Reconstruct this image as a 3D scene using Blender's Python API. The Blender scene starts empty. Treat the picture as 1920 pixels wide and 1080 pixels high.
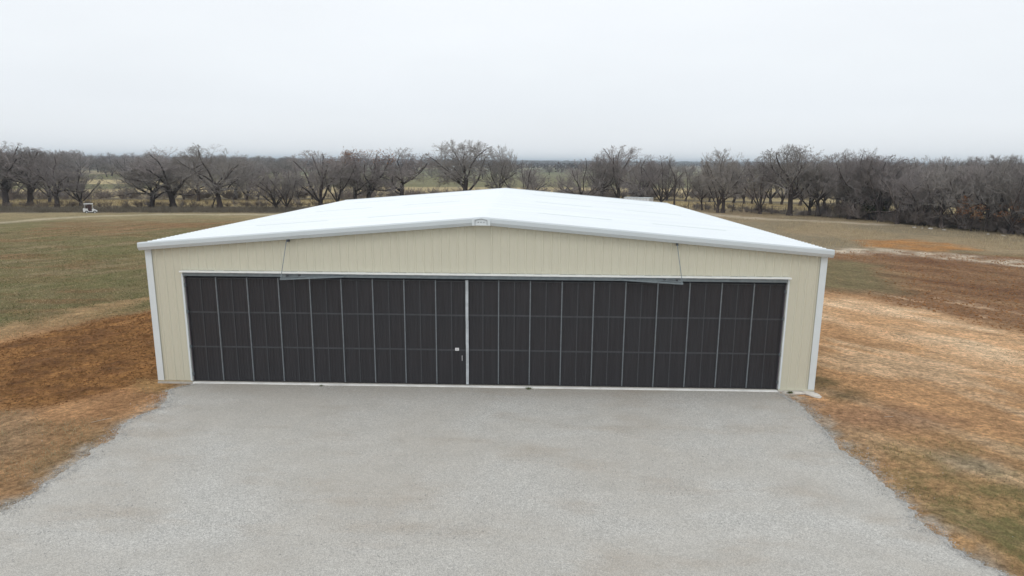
import bpy, bmesh, math, random
import numpy as np
from mathutils import Matrix, Vector
R = math.radians
scene = bpy.context.scene
COL = scene.collection

# ------------------------------------------------------------------ camera
cam_d = bpy.data.cameras.new('camera')
cam = bpy.data.objects.new('camera', cam_d)
COL.objects.link(cam)
scene.camera = cam
FPX, PITCH, YAW, ROLL = 1193.5, 0.19433, -0.01917, 0.00809
CAM = Vector((1.486, -22.611, 8.2155))
_f = Vector((math.sin(YAW)*math.cos(PITCH), math.cos(YAW)*math.cos(PITCH), -math.sin(PITCH)))
_r = Vector((math.cos(YAW), -math.sin(YAW), 0))
_u = _r.cross(_f)
_r2 = _r*math.cos(ROLL) + _u*math.sin(ROLL)
_u2 = -_r*math.sin(ROLL) + _u*math.cos(ROLL)
m = Matrix((_r2, _u2, -_f)).transposed().to_4x4()
m.translation = CAM
cam.matrix_world = m
cam_d.sensor_width = 36.0
cam_d.lens = FPX*36/1920
cam_d.clip_start = 0.1
cam_d.clip_end = 30000

# ------------------------------------------------------------------ overcast sky
world = bpy.data.worlds.new('World')
scene.world = world
world.use_nodes = True
SUN_EL, SUN_AZ = R(52), R(200)         # behind and a little left of the camera
wn, wl = world.node_tree.nodes, world.node_tree.links
wn.clear()
wo = wn.new('ShaderNodeOutputWorld')
bg = wn.new('ShaderNodeBackground'); bg.inputs['Strength'].default_value = 0.1
sky = wn.new('ShaderNodeTexSky'); sky.sky_type = 'NISHITA'; sky.sun_disc = False
sky.sun_elevation = SUN_EL; sky.sun_rotation = SUN_AZ
tc = wn.new('ShaderNodeTexCoord')
sep = wn.new('ShaderNodeSeparateXYZ'); wl.new(tc.outputs['Generated'], sep.inputs[0])
ramp = wn.new('ShaderNodeValToRGB')     # cloud deck: grey-blue at the horizon, near white overhead
els = ramp.color_ramp.elements
els[0].position = 0.0; els[0].color = (0.95, 0.98, 1.01, 1)
els[1].position = 1.0; els[1].color = (1.0, 1.025, 1.055, 1)
for p_, c_ in ((0.03, (0.89, 0.92, 0.955)), (0.08, (0.865, 0.90, 0.94)), (0.14, (0.90, 0.935, 0.968)), (0.23, (0.94, 0.975, 1.01))):
    e = els.new(p_); e.color = (*c_, 1)
wl.new(sep.outputs['Z'], ramp.inputs[0])
wmap = wn.new('ShaderNodeMapping'); wmap.inputs['Scale'].default_value = (1.3, 1.3, 5)
wl.new(tc.outputs['Generated'], wmap.inputs[0])
cn = wn.new('ShaderNodeTexNoise'); cn.inputs['Scale'].default_value = 1.6; cn.inputs['Detail'].default_value = 4
wl.new(wmap.outputs[0], cn.inputs['Vector'])
cr = wn.new('ShaderNodeMapRange'); cr.inputs[1].default_value = .3; cr.inputs[2].default_value = .7
cr.inputs[3].default_value = 10.25; cr.inputs[4].default_value = 10.85
wl.new(cn.outputs[0], cr.inputs[0])
mul = wn.new('ShaderNodeVectorMath'); mul.operation = 'SCALE'
wl.new(ramp.outputs[0], mul.inputs[0]); wl.new(cr.outputs[0], mul.inputs['Scale'])
mx = wn.new('ShaderNodeMix'); mx.data_type = 'RGBA'; mx.inputs[0].default_value = 0.94
wl.new(sky.outputs[0], mx.inputs[6]); wl.new(mul.outputs[0], mx.inputs[7])
wl.new(mx.outputs[2], bg.inputs['Color']); wl.new(bg.outputs[0], wo.inputs[0])

sun_d = bpy.data.lights.new('sun', 'SUN'); sun_d.energy = 0.6; sun_d.angle = R(25); sun_d.color = (1.0, .97, .93)
sun = bpy.data.objects.new('sun', sun_d); COL.objects.link(sun)
sd = Vector((math.sin(SUN_AZ)*math.cos(SUN_EL), math.cos(SUN_AZ)*math.cos(SUN_EL), math.sin(SUN_EL)))
sun.rotation_euler = sd.to_track_quat('Z', 'Y').to_euler()
sun.location = (0, -30, 60)

vs = scene.view_settings
vs.view_transform = 'Standard'; vs.look = 'None'; vs.exposure = 0.0; vs.gamma = 1.0; vs.use_curve_mapping = False

# ------------------------------------------------------------------ helpers
rng = np.random.default_rng(7)

def tag(o, label=None, cat=None, group=None, kind=None):
    if label: o['label'] = label
    if cat: o['category'] = cat
    if group: o['group'] = group
    if kind: o['kind'] = kind
    return o

def empty(name, loc=(0, 0, 0), rz=0.0, **kw):
    o = bpy.data.objects.new(name, None); COL.objects.link(o)
    o.location = loc; o.rotation_euler = (0, 0, rz); o.empty_display_size = .3
    return tag(o, **kw)

def mesh_np(name, V, F, mat, smooth=False):
    V = np.asarray(V, np.float32); F = np.asarray(F, np.int32)
    me = bpy.data.meshes.new(name)
    k = F.shape[1]
    me.vertices.add(len(V)); me.vertices.foreach_set('co', V.ravel())
    me.loops.add(F.size); me.loops.foreach_set('vertex_index', F.ravel())
    me.polygons.add(len(F)); me.polygons.foreach_set('loop_start', np.arange(0, F.size, k, dtype=np.int32))
    me.polygons.foreach_set('use_smooth', np.full(len(F), smooth))
    me.update(calc_edges=True); me.validate()
    me.materials.append(mat)
    return me

def link(name, me, parent=None, **kw):
    o = bpy.data.objects.new(name, me); COL.objects.link(o); o.parent = parent
    return tag(o, **kw)

class MB:
    """collects boxes, prisms, bars and raw faces into ONE mesh"""
    def __init__(s): s.v = []; s.f = []
    def raw(s, vs_, fs_):
        b = len(s.v); s.v += [tuple(v) for v in vs_]; s.f += [tuple(i+b for i in f) for f in fs_]
    def box(s, a, b):
        x0, y0, z0 = a; x1, y1, z1 = b
        s.raw([(x0,y0,z0),(x1,y0,z0),(x1,y1,z0),(x0,y1,z0),(x0,y0,z1),(x1,y0,z1),(x1,y1,z1),(x0,y1,z1)],
              [(0,3,2,1),(4,5,6,7),(0,1,5,4),(1,2,6,5),(2,3,7,6),(3,0,4,7)])
    def bar(s, a, b, r, n=8):
        a = Vector(a); b = Vector(b); d = (b-a).normalized()
        u = d.cross(Vector((0,0,1)) if abs(d.z) < .9 else Vector((1,0,0))).normalized(); w = d.cross(u)
        ps = []
        for e in (a, b):
            for i in range(n):
                t = 2*math.pi*i/n; ps.append(e + (u*math.cos(t)+w*math.sin(t))*r)
        s.raw(ps, [(i, (i+1)%n, n+(i+1)%n, n+i) for i in range(n)] + [tuple(range(n))[::-1], tuple(range(n, 2*n))])
    def beam(s, a, b, w, h):
        a = Vector(a); b = Vector(b); d = (b-a).normalized()
        u = d.cross(Vector((0,0,1)) if abs(d.z) < .9 else Vector((1,0,0))).normalized()*w/2; v = u.normalized().cross(d)*h/2
        ps = [e+su*u+sv*v for e in (a, b) for su, sv in ((-1,-1),(1,-1),(1,1),(-1,1))]
        s.raw(ps, [(0,3,2,1),(4,5,6,7),(0,1,5,4),(1,2,6,5),(2,3,7,6),(3,0,4,7)])
    def extrude(s, prof, path):
        """sweep a closed profile (list of 3-vectors per station)"""
        n = len(prof(path[0])); ps = []
        for q in path: ps += prof(q)
        fs = []
        for k in range(len(path)-1):
            for i in range(n):
                j = (i+1) % n; fs.append((k*n+i, k*n+j, (k+1)*n+j, (k+1)*n+i))
        fs += [tuple(range(n))[::-1], tuple(range((len(path)-1)*n, len(path)*n))]
        s.raw(ps, fs)
    def build(s, name, mat, parent=None, bevel=0, **kw):
        me = bpy.data.meshes.new(name); me.from_pydata(s.v, [], s.f); me.materials.append(mat)
        bm = bmesh.new(); bm.from_mesh(me); bmesh.ops.recalc_face_normals(bm, faces=bm.faces)
        if bevel:
            bmesh.ops.bevel(bm, geom=[e for e in bm.edges if len(e.link_faces) == 2 and e.calc_face_angle(0) > .5], offset=bevel, segments=2, affect='EDGES')
        bm.to_mesh(me); bm.free()
        return link(name, me, parent, **kw)

def vnoise(x, y, seed=0):
    """smooth value noise in 2-D, vectorised, 0..1"""
    xi = np.floor(x).astype(np.int64); yi = np.floor(y).astype(np.int64)
    fx = x-xi; fy = y-yi; fx = fx*fx*(3-2*fx); fy = fy*fy*(3-2*fy)
    def h(a, b):
        n = (a*374761393 + b*668265263 + seed*974634777) & 0xffffffff
        n = ((n ^ (n >> 13))*1274126177) & 0xffffffff
        return ((n ^ (n >> 16)) & 0xffff)/65535.0
    return (h(xi,yi)*(1-fx)+h(xi+1,yi)*fx)*(1-fy) + (h(xi,yi+1)*(1-fx)+h(xi+1,yi+1)*fx)*fy
def fbm(x, y, s=0, o=4):
    t = 0; a = .5; n = 0
    for i in range(o): t = t + a*vnoise(x, y, s+i*17); n += a; a *= .5; x = x*2.03+11.3; y = y*2.03-7.7
    return t/n
def sstep(a, b, x): t = np.clip((x-a)/(b-a), 0, 1); return t*t*(3-2*t)
def polydist(x, y, P):
    """signed distance, positive inside"""
    d = np.full(x.shape, 1e9); ins = np.zeros(x.shape, bool); n = len(P)
    for i in range(n):
        ax, ay = P[i]; bx, by = P[(i+1) % n]; ex = bx-ax; ey = by-ay
        t = np.clip(((x-ax)*ex+(y-ay)*ey)/(ex*ex+ey*ey+1e-9), 0, 1)
        d = np.minimum(d, np.hypot(x-ax-t*ex, y-ay-t*ey))
        c = ((ay > y) != (by > y)) & (x < (bx-ax)*(y-ay)/((by-ay) if by != ay else 1e-9)+ax)
        ins ^= c
    return np.where(ins, d, -d)
def linedist(x, y, P):
    d = np.full(x.shape, 1e9)
    for (ax, ay), (bx, by) in zip(P[:-1], P[1:]):
        ex = bx-ax; ey = by-ay
        t = np.clip(((x-ax)*ex+(y-ay)*ey)/(ex*ex+ey*ey+1e-9), 0, 1)
        d = np.minimum(d, np.hypot(x-ax-t*ex, y-ay-t*ey))
    return d

class NT:
    def __init__(s, name, rough=.8, spec=.3, metal=0.0):
        s.m = bpy.data.materials.new(name); s.m.use_nodes = True
        s.n = s.m.node_tree.nodes; s.l = s.m.node_tree.links
        s.b = s.n['Principled BSDF']; s.b.inputs['Roughness'].default_value = rough
        s.b.inputs['Specular IOR Level'].default_value = spec; s.b.inputs['Metallic'].default_value = metal
        s.t = s.n.new('ShaderNodeTexCoord')
    def map(s, scale=(1,1,1), out='Object'):
        q = s.n.new('ShaderNodeMapping'); q.inputs['Scale'].default_value = scale
        s.l.new(s.t.outputs[out], q.inputs[0]); return q.outputs[0]
    def maprot(s, scale, rz):
        q = s.n.new('ShaderNodeMapping'); q.vector_type = 'TEXTURE'; q.inputs['Scale'].default_value = tuple(1/v for v in scale); q.inputs['Rotation'].default_value = (0, 0, rz)
        s.l.new(s.t.outputs['Object'], q.inputs[0]); return q.outputs[0]
    def noise(s, scale, detail=4, rough=.55, vec=None, dist=0):
        q = s.n.new('ShaderNodeTexNoise'); q.inputs['Scale'].default_value = scale; q.inputs['Detail'].default_value = detail
        q.inputs['Roughness'].default_value = rough; q.inputs['Distortion'].default_value = dist
        s.l.new(vec if vec is not None else s.t.outputs['Object'], q.inputs['Vector']); return q.outputs[0]
    def rng(s, x, a, b, c, d):
        q = s.n.new('ShaderNodeMapRange')
        for i, v in zip((1, 2, 3, 4), (a, b, c, d)): q.inputs[i].default_value = v
        s.l.new(x, q.inputs[0]); return q.outputs[0]
    def math(s, op, a, b):
        q = s.n.new('ShaderNodeMath'); q.operation = op
        for i, v in enumerate((a, b)):
            if isinstance(v, (int, float)): q.inputs[i].default_value = v
            else: s.l.new(v, q.inputs[i])
        return q.outputs[0]
    def mix(s, fac, a, b, mode='MIX'):
        q = s.n.new('ShaderNodeMix'); q.data_type = 'RGBA'; q.blend_type = mode
        for i, v in ((0, fac), (6, a), (7, b)):
            if isinstance(v, (int, float)): q.inputs[i].default_value = v
            elif isinstance(v, tuple): q.inputs[i].default_value = (*v, 1)
            else: s.l.new(v, q.inputs[i])
        return q.outputs[2]
    def scale(s, col, f):
        q = s.n.new('ShaderNodeVectorMath'); q.operation = 'SCALE'
        if isinstance(col, tuple): q.inputs[0].default_value = col
        else: s.l.new(col, q.inputs[0])
        s.l.new(f, q.inputs['Scale']); return q.outputs[0]
    def attr(s, name):
        q = s.n.new('ShaderNodeAttribute'); q.attribute_name = name; return q
    def color(s, c):
        if isinstance(c, tuple): s.b.inputs['Base Color'].default_value = (*c, 1)
        else: s.l.new(c, s.b.inputs['Base Color'])
    def bump(s, h, dist, strength=1.0):
        q = s.n.new('ShaderNodeBump'); q.inputs['Distance'].default_value = dist; q.inputs['Strength'].default_value = strength
        s.l.new(h, q.inputs['Height']); s.l.new(q.outputs[0], s.b.inputs['Normal'])

def simple(name, col, rough=.6, spec=.3, metal=0., var=.12, sc=3., stretch=(1,1,1)):
    t = NT(name, rough, spec, metal)
    n = t.noise(sc, 5, .6, t.map(stretch))
    t.color(t.scale(col, t.rng(n, .25, .75, 1-var, 1+var)))
    return t.m
HERO = [
    (-90.4, 89.0, 11.2, 12.6, 'oak0', 'tall bare oak at the far left edge, crown cut by the frame', None),
    (-88.6, 92.2, 10.4, 12.2, 'oak1', 'thick trunked bare oak between the leftmost oak and the cart', None),
    (-90.7, 99.9, 8.8, 7.7, 'vase0', 'thinner bare tree set back behind the thick trunked oak left of the cart', None),
    (-79.4, 86.4, 9.8, 9.1, 'oak2', 'dark trunked bare oak just left of the white cart', None),
    (-78.2, 90.7, 7.0, 8.4, 'vase1', 'low brushy bare tree standing right behind the white cart', None),
    (-63.5, 87.2, 8.2, 13.3, 'oak3', 'low spreading bare tree with forked trunk beside the leaning oak', None),
    (-61.2, 90.3, 10.3, 14.3, 'oak4', 'wide bare oak with a trunk leaning left, right of the open field gap', None),
    (-53.4, 88.6, 6.0, 4.6, 'sap0', 'small leaning bare tree against the double trunked oak', None),
    (-51.5, 87.5, 10.9, 11.9, 'oak5', 'broad double trunked bare oak with a high round top above the horizon', None),
    (-40.5, 85.1, 7.3, 8.7, 'vase0', 'bushy bare tree nearest the left end of the white roof', None),
    (-38.6, 84.2, 6.8, 5.7, 'vase1', 'slim bare tree just right of the bushy one at the left end of the roof', None),
    (-35.1, 91.1, 10.1, 10.0, 'vase2', 'fan shaped bare tree whose trunks split low, behind the left roof edge', None),
    (-32.6, 92.8, 8.8, 6.9, 'vase1', 'bare tree with straight paired stems between the fan shaped tree and the leafy one', None),
    (-30.4, 97.5, 10.2, 8.8, 'oak2', 'bare tree with rusty leaves in its top, left one of the leafy pair', 'L'),
    (-28.2, 97.8, 10.3, 10.8, 'oak0', 'forked tree with scattered rusty leaves, the right one of the leafy pair', 'L'),
    (-21.8, 98.7, 10.8, 10.4, 'oak2', 'upright bare oak with twin knobbly tops, left of the gap of green fields', None),
    (-10.6, 101.8, 12.4, 13.9, 'oak1', 'largest round crowned bare oak, behind the roof just left of the ridge', None),
    (-3.5, 102.9, 11.6, 6.3, 'oak5', 'narrow bare oak close to the right side of the largest oak', None),
    (1.2, 103.5, 8.8, 10.2, 'dense', 'low dense bare tree right behind the roof ridge', None),
    (12.9, 105.2, 9.2, 10.8, 'dense', 'low dense bare tree at the right side of the green field gap', None),
    (16.8, 105.8, 9.9, 7.4, 'oak3', 'bare tree between the low dense one and the tall vase shaped one', None),
    (20.5, 106.3, 11.8, 9.2, 'vase2', 'tall vase shaped bare tree above the right roof slope', None),
    (23.8, 100.5, 9.9, 8.0, 'oak2', 'bare tree with low forked limb in front of the white trailer', None),
    (27.5, 101.0, 9.8, 7.2, 'vase0', 'straight bare tree just right of the white trailer', None),
    (29.9, 99.9, 10.1, 5.9, 'sap1', 'slender leaning bare tree at the far right corner of the roof', None),
    (33.8, 94.8, 7.3, 4.5, 'oak3', 'small twisted bare tree standing in the gap right of the roof', None),
    (34.8, 88.6, 9.7, 6.2, 'vase1', 'bare tree touching the left side of the fence line oak', None),
    (35.7, 88.7, 10.9, 8.2, 'oak5', 'bare oak with two tall stems near the left end of the fence', None),
    (41.5, 87.1, 9.3, 5.9, 'vase2', 'slim bare tree between the two stemmed oak and the big dark oak', None),
    (45.3, 84.2, 11.5, 10.9, 'oak1', 'big dark trunked bare oak beside the field gate', None),
    (49.3, 85.8, 10.2, 7.2, 'vase0', 'bare tree just right of the big dark oak by the gate', None),
    (49.9, 83.6, 9.7, 6.7, 'oak3', 'crooked bare tree second right of the gate oak', None),
    (52.0, 77.8, 10.6, 7.9, 'oak0', 'spreading bare oak at the left end of the dense wood', None),
    (55.6, 77.3, 10.7, 7.3, 'oak4', 'bare oak behind the green cedar at the edge of the dense wood', None),
]
SECOND = [
    (-104.0, 106.9, 8.0, 11.1, 'vase0'), (-102.8, 111.1, 8.0, 12.5, 'vase1'), (-71.0, 112.3, 6.9, 9.0, 'dense'), (-65.4, 107.4, 7.7, 7.8, 'oak3'),
    (-60.8, 113.9, 7.6, 8.4, 'oak3'), (-56.9, 110.6, 7.9, 7.3, 'vase0'), (-55.2, 112.8, 7.5, 7.4, 'dense'), (-53.2, 115.1, 7.5, 7.4, 'dense'),
    (-47.8, 116.0, 7.8, 7.4, 'dense'), (-40.0, 121.6, 7.1, 5.8, 'oak3'), (-45.6, 118.5, 8.0, 6.6, 'dense'), (3.4, 128.8, 6.7, 7.6, 'vase1'),
    (11.1, 130.1, 6.7, 7.2, 'dense'), (17.7, 131.2, 8.2, 7.8, 'vase0'), (21.1, 129.4, 9.0, 7.7, 'dense'), (27.3, 132.8, 8.8, 7.4, 'dense'),
    (30.4, 128.7, 9.1, 7.7, 'vase1'), (33.9, 125.0, 9.1, 6.7, 'vase1'), (37.3, 121.4, 8.2, 6.1, 'vase0'), (42.3, 120.2, 8.7, 7.5, 'dense'),
    (46.6, 117.0, 9.4, 7.8, 'vase1'), (47.7, 113.6, 8.5, 6.4, 'vase0'), (50.1, 115.8, 9.6, 7.4, 'dense'), (53.6, 114.5, 9.9, 7.8, 'vase1'),
    (55.3, 113.0, 9.2, 6.9, 'vase1'), (57.9, 110.0, 10.1, 8.1, 'vase0'), (61.5, 107.2, 10.3, 8.0, 'vase0'), (62.8, 104.3, 10.4, 7.5, 'vase1'),]
WOOD = [
    (53.2, 78.6, 9.6, 7.9, 'oak5'), (54.6, 77.3, 9.1, 6.3, 'oak2'), (54.8, 74.2, 9.8, 7.4, 'vase2'), (55.0, 70.1, 8.3, 7.0, 'oak4'),
    (57.2, 68.1, 8.6, 6.6, 'vase0'), (58.1, 65.0, 8.2, 7.3, 'oak1'), (59.9, 64.1, 8.2, 6.4, 'vase1'), (60.7, 60.2, 9.1, 4.7, 'oak3'),
    (62.2, 57.9, 8.0, 6.0, 'vase1'), (63.1, 55.7, 9.7, 4.9, 'oak0'), (63.8, 52.0, 8.9, 7.5, 'oak1'), (54.4, 82.9, 8.7, 4.6, 'dense'),
    (56.8, 82.5, 8.3, 6.9, 'oak5'), (56.4, 78.8, 9.8, 7.2, 'vase0'), (58.4, 76.4, 9.2, 4.8, 'vase1'), (58.3, 72.9, 7.9, 5.8, 'oak2'),
    (58.7, 69.3, 7.7, 5.1, 'oak5'), (61.8, 67.0, 8.6, 5.2, 'oak3'), (62.1, 63.7, 9.3, 6.6, 'oak2'), (64.4, 61.8, 8.9, 5.6, 'oak0'),
    (64.9, 59.3, 9.4, 5.9, 'oak3'), (65.5, 55.7, 8.5, 4.6, 'vase0'), (67.4, 53.8, 8.6, 5.3, 'oak3'), (56.3, 88.1, 8.2, 5.2, 'oak3'),
    (57.5, 85.1, 8.3, 7.6, 'oak5'), (60.2, 83.5, 8.5, 7.7, 'oak1'), (60.7, 78.8, 7.7, 5.9, 'vase0'), (61.8, 76.5, 9.7, 7.7, 'oak5'),
    (62.4, 72.9, 9.7, 5.6, 'vase0'), (64.4, 70.3, 9.2, 5.4, 'vase0'), (65.6, 65.3, 9.8, 7.9, 'oak1'), (66.9, 63.4, 9.0, 7.2, 'oak4'),
    (67.4, 59.0, 8.0, 6.7, 'vase1'), (69.2, 56.7, 8.5, 7.3, 'oak3'), (58.2, 93.2, 9.6, 4.9, 'vase0'), (61.0, 90.2, 9.6, 5.2, 'oak1'),
    (63.0, 87.0, 8.9, 7.2, 'vase2'), (62.5, 81.8, 9.2, 4.9, 'vase2'), (64.9, 78.6, 7.9, 5.8, 'vase2'), (66.6, 73.8, 8.4, 4.8, 'vase2'),
    (68.4, 70.4, 9.8, 5.9, 'vase1'), (70.1, 66.5, 7.8, 7.7, 'oak5'), (71.5, 63.0, 9.6, 7.2, 'oak1'), (73.9, 60.4, 9.1, 7.8, 'vase1'),
    (63.3, 102.4, 8.0, 7.6, 'oak2'), (64.2, 96.9, 9.6, 5.4, 'oak0'), (65.3, 91.8, 8.3, 6.4, 'vase1'), (67.8, 88.5, 8.8, 6.3, 'vase0'),
    (69.0, 83.1, 9.4, 8.0, 'oak1'), (69.9, 79.8, 9.7, 6.4, 'vase1'), (73.3, 76.8, 9.8, 6.3, 'vase1'), (74.5, 72.3, 7.9, 7.2, 'oak5'),
    (76.1, 67.0, 8.6, 6.6, 'oak1'), (77.7, 62.0, 9.7, 5.8, 'vase1'), (67.9, 111.0, 9.6, 4.8, 'oak1'), (69.3, 104.0, 9.1, 5.6, 'oak4'),
    (72.4, 99.2, 8.8, 7.1, 'oak1'), (74.2, 94.0, 9.8, 5.1, 'vase1'), (76.8, 87.9, 9.9, 4.8, 'oak1'), (78.5, 84.0, 9.6, 5.3, 'oak1'),
    (80.9, 81.0, 8.5, 6.6, 'vase1'), (81.5, 74.3, 8.1, 5.6, 'oak1'), (83.7, 69.9, 9.4, 6.3, 'oak5'), (74.1, 121.6, 7.6, 5.1, 'vase2'),
    (76.6, 116.5, 9.5, 5.9, 'vase0'), (78.2, 109.6, 7.8, 7.9, 'oak1'), (81.1, 103.4, 8.3, 4.8, 'oak4'), (83.6, 98.1, 8.7, 6.6, 'oak1'),
    (85.3, 93.1, 8.3, 7.8, 'oak2'), (87.9, 88.7, 9.0, 7.0, 'vase2'), (89.5, 83.7, 8.0, 4.8, 'oak0'), (91.5, 75.6, 8.2, 7.6, 'oak1'),]
BEYOND = [
    (-252.0, 333.0, 12.6, 12.3, 'dense'), (-253.0, 335.0, 12.0, 12.5, 'vase0'), (-217.0, 284.0, 11.4, 10.1, 'oak3'), (-231.0, 276.0, 10.6, 13.4, 'oak3'),
    (-263.0, 318.0, 11.1, 11.0, 'dense'), (-262.0, 308.0, 10.1, 13.4, 'dense'), (-293.0, 341.0, 10.3, 9.6, 'vase0'), (-225.0, 291.0, 11.9, 11.4, 'vase0'),
    (-286.0, 350.0, 11.6, 12.7, 'vase0'), (-228.0, 304.0, 13.0, 13.2, 'vase0'), (-277.0, 313.0, 13.2, 10.8, 'vase0'), (-236.0, 307.0, 12.6, 13.1, 'dense'),
    (-301.0, 347.0, 12.3, 10.5, 'oak3'), (-243.0, 301.0, 12.9, 13.5, 'oak3'), (-249.0, 329.0, 12.4, 12.0, 'vase0'), (-294.0, 356.0, 13.2, 9.9, 'dense'),
    (-264.0, 319.0, 12.1, 10.2, 'dense'), (-240.0, 300.0, 12.1, 9.7, 'oak3'), (-319.0, 358.0, 12.9, 11.5, 'dense'), (-264.0, 290.0, 11.0, 13.8, 'vase0'),
    (-203.0, 271.0, 12.4, 10.1, 'dense'), (-255.0, 337.0, 12.9, 10.5, 'oak3'), (-247.0, 306.0, 10.6, 11.5, 'dense'), (-270.0, 348.0, 11.0, 12.5, 'dense'),
    (-245.0, 309.0, 10.6, 9.1, 'oak3'), (-222.0, 295.0, 12.6, 11.0, 'vase0'), (-123.0, 307.0, 9.0, 10.1, 'oak3'), (-147.0, 273.0, 8.0, 10.4, 'vase0'),
    (-222.0, 338.0, 10.3, 13.9, 'dense'), (-166.0, 333.0, 9.4, 10.3, 'dense'), (-130.0, 315.0, 7.7, 10.7, 'oak3'), (-150.0, 288.0, 7.7, 11.6, 'dense'),
    (-236.0, 357.0, 11.0, 11.8, 'vase0'), (-219.0, 337.0, 12.3, 14.0, 'vase0'), (-155.0, 338.0, 9.1, 12.4, 'oak3'), (-207.0, 299.0, 11.1, 13.9, 'vase0'),
    (-152.0, 359.0, 7.8, 12.8, 'dense'), (-138.0, 356.0, 8.9, 13.9, 'dense'), (-142.0, 294.0, 9.3, 12.4, 'oak3'), (-193.0, 288.0, 10.5, 11.4, 'vase0'),
    (-162.0, 299.0, 8.4, 11.0, 'dense'), (-126.0, 273.0, 7.8, 10.1, 'dense'), (-202.0, 348.0, 9.4, 12.4, 'oak3'), (-194.0, 334.0, 9.4, 10.0, 'oak3'),
    (-204.0, 318.0, 10.1, 9.6, 'oak3'), (-145.0, 336.0, 9.4, 11.5, 'dense'), (-134.0, 342.0, 9.1, 9.8, 'oak3'), (-151.0, 302.0, 7.5, 12.5, 'oak3'),
    (-234.0, 341.0, 12.6, 11.1, 'dense'), (-192.0, 324.0, 7.6, 9.4, 'dense'), (-122.0, 317.0, 7.9, 12.1, 'vase0'), (-163.0, 272.0, 8.8, 10.9, 'dense'),
    (-126.0, 282.0, 7.6, 9.9, 'oak3'), (-210.0, 337.0, 11.9, 10.9, 'vase0'), (-194.0, 331.0, 8.6, 13.8, 'oak3'), (-186.0, 300.0, 11.9, 11.7, 'oak3'),
    (-178.0, 347.0, 8.5, 13.1, 'dense'), (-134.0, 324.0, 9.5, 9.7, 'vase0'), (-225.0, 345.0, 11.9, 10.7, 'dense'), (-130.0, 274.0, 9.2, 9.7, 'dense'),
    (-269.0, 394.0, 11.6, 14.3, 'dense'), (-230.0, 443.0, 11.7, 13.8, 'dense'), (-172.0, 410.0, 11.5, 10.0, 'oak1'), (-243.0, 454.0, 11.3, 11.0, 'oak1'),
    (-318.0, 420.0, 12.6, 11.4, 'oak1'), (-174.0, 447.0, 11.0, 14.6, 'dense'), (-146.0, 391.0, 10.5, 11.5, 'oak1'), (-225.0, 395.0, 11.7, 11.7, 'dense'),
    (-224.0, 426.0, 11.8, 13.4, 'dense'), (-333.0, 457.0, 12.6, 14.8, 'oak1'), (-271.0, 414.0, 11.1, 12.9, 'dense'), (-237.0, 434.0, 11.9, 10.0, 'dense'),
    (-200.0, 428.0, 11.5, 11.5, 'oak3'), (-155.0, 401.0, 11.3, 12.3, 'oak1'), (-274.0, 459.0, 12.8, 12.9, 'dense'), (-235.0, 430.0, 10.9, 14.8, 'oak1'),
    (-237.0, 432.0, 12.1, 14.7, 'dense'), (-273.0, 412.0, 11.2, 11.6, 'dense'), (-245.0, 433.0, 11.1, 14.3, 'dense'), (-295.0, 450.0, 12.3, 11.6, 'dense'),
    (-285.0, 397.0, 12.8, 10.2, 'dense'), (-350.0, 456.0, 12.5, 13.4, 'dense'), (-284.0, 407.0, 12.7, 12.0, 'dense'), (-239.0, 456.0, 11.5, 12.5, 'oak3'),
    (-183.0, 397.0, 10.6, 10.0, 'dense'), (-268.0, 442.0, 11.8, 14.9, 'oak3'), (-260.0, 451.0, 10.8, 11.7, 'dense'), (-203.0, 430.0, 11.6, 14.7, 'oak3'),
    (-222.0, 396.0, 10.9, 12.2, 'oak1'), (-276.0, 392.0, 11.2, 10.6, 'oak3'), (-251.0, 414.0, 12.6, 12.0, 'oak3'), (-230.0, 452.0, 11.4, 14.6, 'dense'),
    (-189.0, 414.0, 11.4, 12.5, 'dense'), (-207.0, 420.0, 12.2, 14.4, 'oak1'), (-174.0, 401.0, 11.5, 10.6, 'oak1'), (-349.0, 451.0, 11.9, 13.4, 'dense'),
    (-50.0, 330.0, 6.0, 5.7, 'dense'), (-34.0, 260.0, 6.0, 5.7, 'oak3'), (-30.0, 262.0, 5.5, 5.2, 'dense'), (18.0, 420.0, 6.0, 5.7, 'oak3'),
    (26.0, 300.0, 6.0, 5.7, 'oak3'), (76.0, 330.0, 7.0, 6.6, 'oak3'), (88.0, 320.0, 8.0, 7.6, 'oak3'), (91.0, 300.0, 8.0, 7.6, 'dense'),
    (132.0, 420.0, 9.0, 8.5, 'oak3'), (120.0, 330.0, 8.0, 7.6, 'dense'), (161.0, 420.0, 9.0, 8.5, 'oak3'), (-197.0, 280.0, 7.0, 6.6, 'oak3'),
    (-56.0, 300.0, 5.0, 4.8, 'oak3'), (-85.0, 390.0, 7.0, 6.6, 'oak3'), (-156.0, 420.0, 7.0, 6.6, 'dense'), (-125.0, 380.0, 7.0, 6.6, 'dense'),
    (-125.0, 430.0, 6.0, 5.7, 'oak3'), (67.0, 380.0, 7.0, 6.6, 'oak3'), (85.0, 420.0, 7.0, 6.6, 'dense'), (116.0, 460.0, 8.0, 7.6, 'oak3'),
    (152.0, 460.0, 8.0, 7.6, 'oak3'), (157.0, 380.0, 8.0, 7.6, 'dense'), (146.0, 330.0, 8.0, 7.6, 'oak3'), (3.0, 330.0, 5.0, 4.8, 'oak3'),
    (-20.0, 300.0, 6.0, 5.7, 'oak3'), (-15.0, 340.0, 7.0, 6.6, 'oak3'),]

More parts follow.
